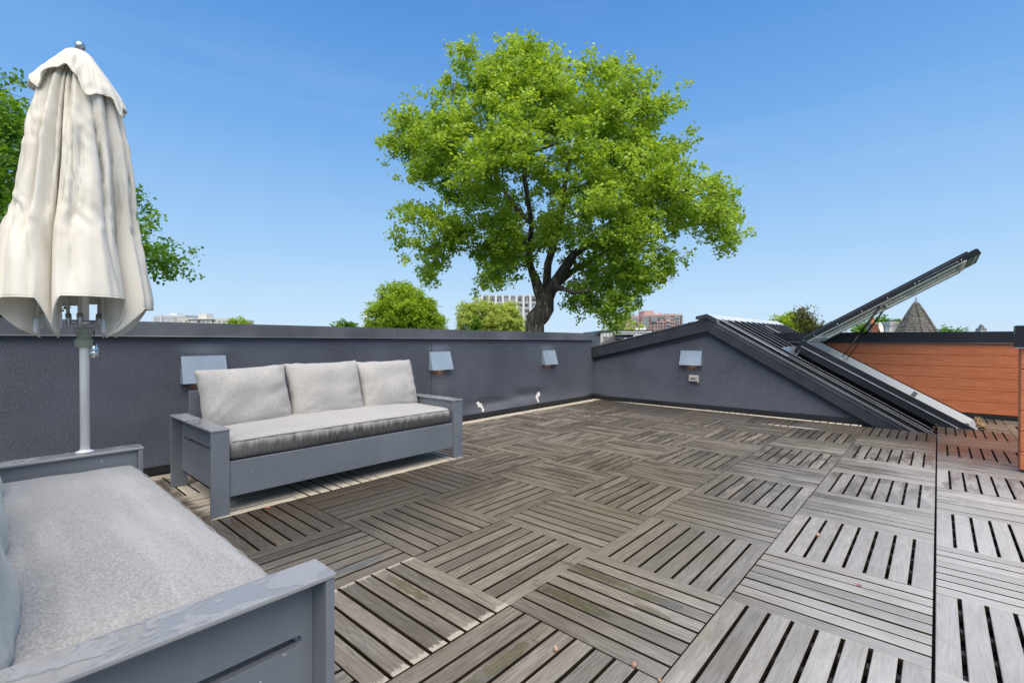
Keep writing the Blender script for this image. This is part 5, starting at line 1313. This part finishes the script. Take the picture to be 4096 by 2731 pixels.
for ri, (ya, yb) in enumerate(rows):
    for x0, x1 in ((562, 587), (562, 587)):
        pass
    wn(562, 588, ya+10, yb+8, 0)
    if ri >= 2: wn(610, 655, ya+5, yb+5, 0); wn(680, 705, ya+5, yb+5, 0)
    if ri >= 1: wn(722, 748, ya, yb, 0); wn(757, 800, ya, yb, 0, 'paleglass' if ri == 1 else 'darkglass'); wn(818, 838, ya, yb, 0)
    wn(866, 902, ya-2, yb+4, -.3, 'paleglass'); 
    wn(928, 945, ya, yb, -.3); wn(960, 986, ya, yb, -.3)
    if ri in (2, 3, 4): wn(252, 300, ya+5, yb+5, .5); wn(310, 328, ya+5, yb+5, .5); wn(350, 400, ya+5, yb+5, .5); 
    wn(414, 428, ya+5, yb+5, .5)
for ya, yb in ((165, 250),): 
    for k in range(5): B(sx(P_(285+22*k)-2640, d), .1, hz(Q_(yb), d), sx(P_(303+22*k)-2640, d), .49, hz(Q_(ya), d)).build('bay_window', M['greycurtain'], t)
for k in range(5): B(sx(P_(452+20*k)-2640, d), -1.1, 0, sx(P_(468+20*k)-2640, d), -.61, hz(Q_(146), d)).build('bay_window', M['greycurtain'], t)
for k in range(6): B(sx(P_(598+17*k)-2640, d), -.7, hz(Q_(242), d), sx(P_(612+17*k)-2640, d), -.165, hz(Q_(152), d)).build('bay_window', M['greycurtain'], t)
for k in range(6): B(sx(P_(708+22*k)-2640, d), -.4, hz(Q_(168), d), sx(P_(726+22*k)-2640, d), -.165, hz(Q_(142), d)).build('bay_window', M['greycurtain'], t)
for k in range(4):
    for (ya, yb) in ((138, 178), (196, 238), (256, 280)):
        B(sx(P_(1005+20*k)-2640, d), -.1, hz(Q_(yb), d), sx(P_(1020+20*k)-2640, d), .18, hz(Q_(ya), d)).build('bay_window', M['paleglass'], t)
B(sx(P_(1104)-2640, d), .0, 0, sx(P_(1112)-2640, d), .29, hz(Q_(130), d)).build('edge_strip', M['darkglass'], t); B(sx(P_(1118)-2640, d), .0, 0, sx(P_(1138)-2640, d), 10, hz(Q_(126), d)).build('side_bay', M['greycurtain'], t)
for ya in (228, 285): B(sx(P_(852)-2640, d), -1.3, hz(Q_(ya+10), d), sx(P_(918)-2640, d), -.5, hz(Q_(ya), d)).build('balcony', M['towergrey'], t)

# white neighbouring house with flat dark roof, and a shingled hip roof in front of it
r7 = lambda x, y: (2340+x/2.688, 1220+y/2.688)
d = 45.0; t = bld('white_house', 'white rendered neighbouring house with thin dark flat roof left of the gable slope', 2480, d, cat='house')
def XX(x): return sx(r7(x, 0)[0]-2480, d)
def ZZ(y): return hz(r7(0, y)[1], d)
B(XX(160), 0, 0, XX(760), 9, ZZ(281)).build('wall', M['stuccow'], t)
B(XX(155), -.04, 0, XX(166), -.001, ZZ(290)).build('corner_trim', M['black'], t)
m = MB(); m.prism([(XX(112), ZZ(330)), (XX(140), ZZ(281)), (XX(285), ZZ(276)), (XX(285), ZZ(290)), (XX(168), ZZ(294)), (XX(128), ZZ(330))], 'y', -.15, 9.2); m.build('roof', M['flash'], t)
B(XX(275), -.15, ZZ(276), XX(735), 9.3, ZZ(266)).build('roof', M['flash'], t)
B(XX(300), -.12, ZZ(292), XX(720), -.001, ZZ(281)).build('eave_board', M['stuccow'], t)
for x in (586, 634, 672):
    hp = {586: 22, 634: 20, 672: 36}[x]
    m = MB(); m.lathe([(.20, 0), (.13, .08), (.08, .16), (.07, sx(hp/2.688, d)-.02), (.10, sx(hp/2.688, d))], (XX(x), 1.0, ZZ(266)), 12); m.build('vent_pipe', M['white'], t, smooth=True)
u = empty('condenser_unit', tuple(at(*r7(232, 342), 44.6)), YAW); tag(u, 'white outdoor air conditioner with round fan on the neighbouring house', 'air conditioner')
B(-.26, 0, .0, .26, .22, .30).build('case', M['stuccow'], u, bevel=.01)
m = MB(); m.lathe([(.12, 0), (.12, .012), (.10, .014)], (-.04, -.001, .15), 20, Matrix.Rotation(pi/2, 4, 'X')); m.build('fan_grille', M['towergrey'], u, smooth=False)
B(-.28, -.1, -.06, .28, .24, -.002).build('bracket', M['flash'], u)
d = 9.5; loc = at(*r7(280, 470), 10); hr = empty('neighbour_roof', (0, 0, 0)); tag(hr, 'grey shingled hip roof of the next house low in the notch beside the left wall', 'roof')
a0 = at(*r7(60, 520), 8.2); a1 = at(*r7(560, 520), 8.2+1.0); tL = at(*r7(288, 336), 12.5); tR = at(*r7(400, 332), 12.8); b0 = at(*r7(60, 560), 15); b1 = at(*r7(560, 540), 16)
cL = at(*r7(80, 385), 13.5); ncr = 22
def lerp(a, b, t_): return a+(b-a)*t_
for nm, (p0, p1, q0, q1) in {'front': (a0, a1, tL, tR), 'left': (b0, a0, tL, tL)}.items():
    for k in range(ncr):
        f0, f1 = k/ncr, (k+1)/ncr
        A_, B_, C_, E_ = lerp(p0, q0, f0), lerp(p1, q1, f0), lerp(p1, q1, f1), lerp(p0, q0, f1)
        up = Vector((0, 0, .012)); m = MB(); m.add([A_+up, B_+up, C_, E_, A_-up, B_-up], [(0, 1, 2, 3), (0, 4, 5, 1)]); o = m.build('shingle_course', M['shingle'], hr, recalc=False)
m = MB(); m.tube([a0+Vector((0, 0, .02)), tL, tR], .03, 6); m.build('hip_cap', M['shingle'], hr)
m = MB(); m.add([a0, a1, tR, tL, b0] + [Vector((p.x, p.y, GZ)) for p in (a0, a1, tR, tL, b0)], [(0, 1, 6, 5), (1, 2, 7, 6), (2, 3, 8, 7), (4, 0, 5, 9)]); m.build('house_wall', M['brick'], hr, recalc=False)
# dark low box on the roof there
q = at(*r7(396, 352), 11.0); q2 = at(*r7(520, 352), 11.0); bx = empty('roof_hatch', tuple(q), YAW); tag(bx, 'small black roof hatch box on the neighbouring shingle roof', 'roof hatch')
B(0, 0, 0, (q2-q).length, .8, sx(10, 11.0)).build('curb', M['flash'], bx); B(-.03, -.03, sx(10, 11.0)+.001, (q2-q).length+.03, .83, sx(10, 11.0)+.02).build('lid', M['black'], bx)

# shingled turret
d = 26.0; loc, rz_ = facing(3664, d); tu = empty('turret', (loc[0], loc[1], 0), rz_); tag(tu, 'pointed octagonal turret roof in brown grey shingles with a metal tip', 'turret')
zap = CAM.z-(1178-1352)/FPX*d; zb = CAM.z-(1352-1352)/FPX*d-.4
prof = [(0, .03), (.12, .10), (.3, .27), (1.0, .72)]
Ht = zap - .25; ztop = CAM.z-(1212-1352)/FPX*d; R0 = sx(30, d); Rb = sx(92, d)
ncrs = 24
def oct_ring(r, z): return [(r*cos(pi/8+k*pi/4), r*sin(pi/8+k*pi/4), z) for k in range(8)]
zlow = CAM.z-(1352+60-1352)/FPX*d; span = ztop-zlow
for k in range(ncrs):
    f0, f1 = k/ncrs, (k+1)/ncrs
    rr = lambda f: sx(4, d) + (sx(106, d)-sx(4, d))*(f**.93)
    za, zb_ = ztop-span*f0, ztop-span*f1
    m = MB()
    for s in range(8):
        n = max(1, int(2*rr(f1)*sin(pi/8)/.28)); a0_, a1_ = pi/8+s*pi/4, pi/8+(s+1)*pi/4
        A0 = Vector((rr(f0)*cos(a0_), rr(f0)*sin(a0_), za)); A1 = Vector((rr(f0)*cos(a1_), rr(f0)*sin(a1_), za))
        B0 = Vector((rr(f1)*cos(a0_), rr(f1)*sin(a0_), zb_)); B1 = Vector((rr(f1)*cos(a1_), rr(f1)*sin(a1_), zb_))
        nn = Vector((cos((a0_+a1_)/2), sin((a0_+a1_)/2), .4))
        for q in range(n):
            t0, t1 = q/n, (q+.96)/n; o_ = nn*R.uniform(.018, .04); jz = Vector((0, 0, R.uniform(-.02, .01)))
            m.add([A0.lerp(A1, t0)+nn*.004, A0.lerp(A1, t1)+nn*.004, B0.lerp(B1, t1)+o_+jz, B0.lerp(B1, t0)+o_+jz, B0.lerp(B1, t1)+jz-nn*.02, B0.lerp(B1, t0)+jz-nn*.02], [(0, 1, 2, 3), (3, 2, 4, 5)])
    o = m.build('shingle_course', M['shingletan'], tu, recalc=False); tag(o, kind='stuff')
m = MB(); 
for k in range(9): m.v += oct_ring(sx(4, d)*.9 + (sx(106, d)-sx(4, d))*((k/8)**.93)*.97, ztop-span*k/8)
for k in range(8):
    for s in range(8): m.f.append((k*8+s, k*8+(s+1) % 8, (k+1)*8+(s+1) % 8, (k+1)*8+s))
m.build('roof_core', M['shingletan'], tu)
for s in range(8):
    a = pi/8+s*pi/4; pts = []
    for k in range(9): r_ = sx(4, d) + (sx(106, d)-sx(4, d))*((k/8)**.93); pts.append(((r_+.03)*cos(a), (r_+.03)*sin(a), ztop-span*k/8))
    m = MB(); m.tube(pts, .05, 6); m.build('hip_cap', M['shingletan'], tu)
m = MB(); m.lathe([(.12, ztop-.04), (.08, ztop+.08), (.04, ztop+.24), (.01, zap)], (0, 0, 0), 10); m.build('metal_tip', M['lamp'], tu, smooth=True)
m = MB(); m.lathe([(sx(110, d), GZ), (sx(110, d), zlow)], (0, 0, 0), 8, Matrix.Rotation(pi/8, 4, 'Z')); m.build('turret_wall', M['brick'], tu)

# white chimney, satellite dish, small roof lantern, mast
d = 27.0; loc, rz_ = facing(3563, d); c = empty('chimney', (loc[0], loc[1], 0), rz_); tag(c, 'white painted brick chimney with corbelled top left of the turret', 'chimney')
zt = CAM.z-(1287-1352)/FPX*d; W = sx(27, d)
B(-W/2, -W/2, zt-5, W/2, W/2, zt-.28).build('stack', M['stuccow'], c)
for k in range(4): B(-W/2-.02*(k+1), -W/2-.02*(k+1), zt-.28+.07*k, W/2+.02*(k+1), W/2+.02*(k+1), zt-.28+.07*(k+1)-.004).build('corbel_course', M['stuccow'], c)
for k in range(14): B(-W/2-.005, -W/2-.006, zt-.30-.075*(k+1)+.008, W/2+.005, -W/2, zt-.30-.075*k).build('brick_course', M['stuccow'], c)
for k in range(3): 
    m = MB(); m.lathe([(.05, 0), (.05, .06), (.04, .07)], ((k-1)*.13, 0, zt), 8); m.build('flue', M['flash'], c)
d = 26.5; q = at(3518, 1312, d); s = empty('satellite_dish', tuple(q), YAW); tag(s, 'small white satellite dish between the brick and white chimneys', 'satellite dish')
m = MB(); Rd = Matrix.Rotation(radians(75), 4, 'X') @ Matrix.Rotation(radians(25), 4, 'Y')
n = 20
for k in range(5):
    r_ = .31*k/4
    for a in range(n): p = Rd @ Vector((r_*cos(2*pi*a/n)*.7, r_*sin(2*pi*a/n), .08*(k/4)**2)); m.v.append(tuple(p))
for k in range(4):
    for a in range(n): m.f.append((k*n+a, k*n+(a+1) % n, (k+1)*n+(a+1) % n, (k+1)*n+a))
o = m.build('dish', M['stuccow'], s, smooth=True, recalc=False); o.modifiers.new('s', 'SOLIDIFY').thickness = .012
m = MB(); m.tube([(0, 0, 0), (.05, 0, -.3), (.05, 0, -1.2)], .02, 6); m.build('mast', M['towergrey'], s)
m = MB(); m.tube([(0, 0, -.1), (.30, -.25, -.22), (.36, -.28, -.16)], .014, 6); m.build('arm', M['towergrey'], s)
B(.33, -.33, -.17, .43, -.23, -.08).build('receiver', M['stuccow'], s)
m = MB(); m.tube([(.05, 0, -.28), (.55, 0, -.22)], .016, 6); m.build('crossbar', M['towergrey'], s)
d = 60.0; q = at(3925, 1318, d); ln = empty('cupola', tuple(q), YAW); tag(ln, 'tiny pale roof cupola far off above the black coping', 'cupola')
m = MB(); m.lathe([(.55, 0), (.50, .12), (.3, .22), (.2, .5), (.12, .62), (.03, .68)], (0, 0, 0), 12); m.build('dome', M['coping'], ln, smooth=False)
B(-.38, -.38, -2.5, .38, .38, 0).build('base', M['towerfin'], ln)
d = 34.0; q = at(3382, 1322, d); ln = empty('street_lamp', (q.x, q.y, GZ), YAW); tag(ln, 'thin grey lamp post top under the raised skylight lid', 'lamp post')
m = MB(); m.tube([(0, 0, 0), (0, 0, q.z-GZ)], .035, 6); m.build('post', M['towergrey'], ln); B(-.02, -.05, q.z-GZ, .22, .05, q.z-GZ+.06).build('lamp_head', M['towergrey'], ln)

# ================================================================== SMALL THINGS ON THE DECK
for (x, y, lab) in ((-.919, -.712, 'small tan acorn near the bottom edge on a left gap between planks'), (-.699, -.605, 'small pinkish acorn on the corner of a dark slatted tile'),
                    (-.612, -.616, 'tan acorn crumb at the very bottom edge between tiles'), (-.455, .924, 'pale tan acorn in the slat gap on the light right side of the deck')):
    m = MB(); s = .0095 if 'crumb' not in lab else .006
    m.lathe([(0.001, 0), (s*.7, s*.2), (s, s*.8), (s*.92, s*1.3), (s*.5, s*1.8), (s*.12, s*2.15), (.0005, s*2.4)], (0, 0, 0), 12)
    o = m.build('acorn', M['nut'], None, smooth=True); o.location = (x, y, .0005); o.rotation_euler = (.5, .2, x*9)
    tag(o, lab, 'acorn', 'acorns fallen on the deck')
def leaf_obj(loc, s, mat, label, rz_=0., tilt=.2):
    m = MB(); pts = [(-1, 0, 0), (-.4, .32, .1), (.2, .42, .16), (.7, .2, .1), (1.1, 0, .22), (.7, -.2, .1), (.2, -.42, .16), (-.4, -.32, .1), (0, 0, .0)]
    m.add([(a*s, b_*s, c_*s) for a, b_, c_ in pts], [(0, 8, 1), (1, 8, 2), (2, 8, 3), (3, 8, 4), (4, 8, 5), (5, 8, 6), (6, 8, 7), (7, 8, 0)])
    m.tube([(-1*s, 0, 0), (-1.6*s, .1*s, .1*s)], .03*s+.0004, 4)
    o = m.build('fallen_leaf', mat, None, recalc=False); o.location = loc; o.rotation_euler = (tilt, .1, rz_); tag(o, label, 'leaf')
leaf_obj((-.232, .46, .004), .012, M['redleaf'], 'tiny red leaf curled on the pale planks at the lower right', .4)
leaf_obj((-3.015, -.81, .004), .016, M['clay'], 'small orange leaf on the dark planks just in front of the wall sofa', 1.2)
leaf_obj((-1.86, -1.905, .442), .03, M['redleaf'], 'russet leaf tucked against the pillow on the foreground sofa seat', .9)
leaf_obj((-1.60, -1.925, .442), .018, M['litter'], 'thin brown leaf scrap on the foreground sofa seat by the arm', .6)
leaf_obj((-3.33, 2.30, .006), .022, M['redleaf'], 'reddish leaf on the deck past the right end of the wall sofa', 2.2)
def litter(name, pts, n, s, mat, label, seed, h=.02):
    rr = random.Random(seed); m = MB()
    for k in range(n):
        (ax, ay), (bx_, by) = rr.choice(pts); t = rr.random(); x = ax+(bx_-ax)*t+rr.gauss(0, .012); y = ay+(by-ay)*t+rr.gauss(0, .012); z = rr.random()*h+.003
        ss = s*rr.uniform(.4, 1.3); a = rr.random()*6.3; c_, s__ = cos(a), sin(a)
        m.add([(x-c_*ss, y-s__*ss, z), (x+s__*ss*.35, y-c_*ss*.35, z+ss*.3), (x+c_*ss, y+s__*ss, z+ss*rr.uniform(-.1, .6)), (x-s__*ss*.35, y+c_*ss*.35, z+ss*.2)], [(0, 1, 2), (0, 2, 3)])
    o = m.build(name, mat, None, recalc=False); tag(o, label, 'leaf litter', kind='stuff'); return o
litter('leaf_litter', [((.385, 5.52), (.39, 6.45)), ((.36, 5.5), (.40, 5.9)), ((.38, 5.8), (.39, 6.5))], 150, .032, M['litter'], 'dry brown leaves heaped in the gap at the foot of the skylight', 4, .025)
litter('leaf_litter', [((-.03, 4.90), (-.01, 5.45))], 16, .02, M['litter'], 'few leaf scraps caught where the metal roof meets the deck', 5, .02)
litter('leaf_scraps', [((-3.75, 3.05), (-3.45, 3.25)), ((-3.45, 3.25), (-3.25, 3.55)), ((-3.3, 3.6), (-3.1, 3.75))], 34, .014, M['litterw'], 'pale seed scraps scattered on the dark planks near the inner corner', 6, .004)
litter('leaf_scraps', [((-4.33, 4.75), (-4.1, 4.93)), ((-3.9, 4.94), (-1.5, 4.99))], 40, .009, M['litterw'], 'crumbs of pale debris along the foot of the gable wall', 7, .004)
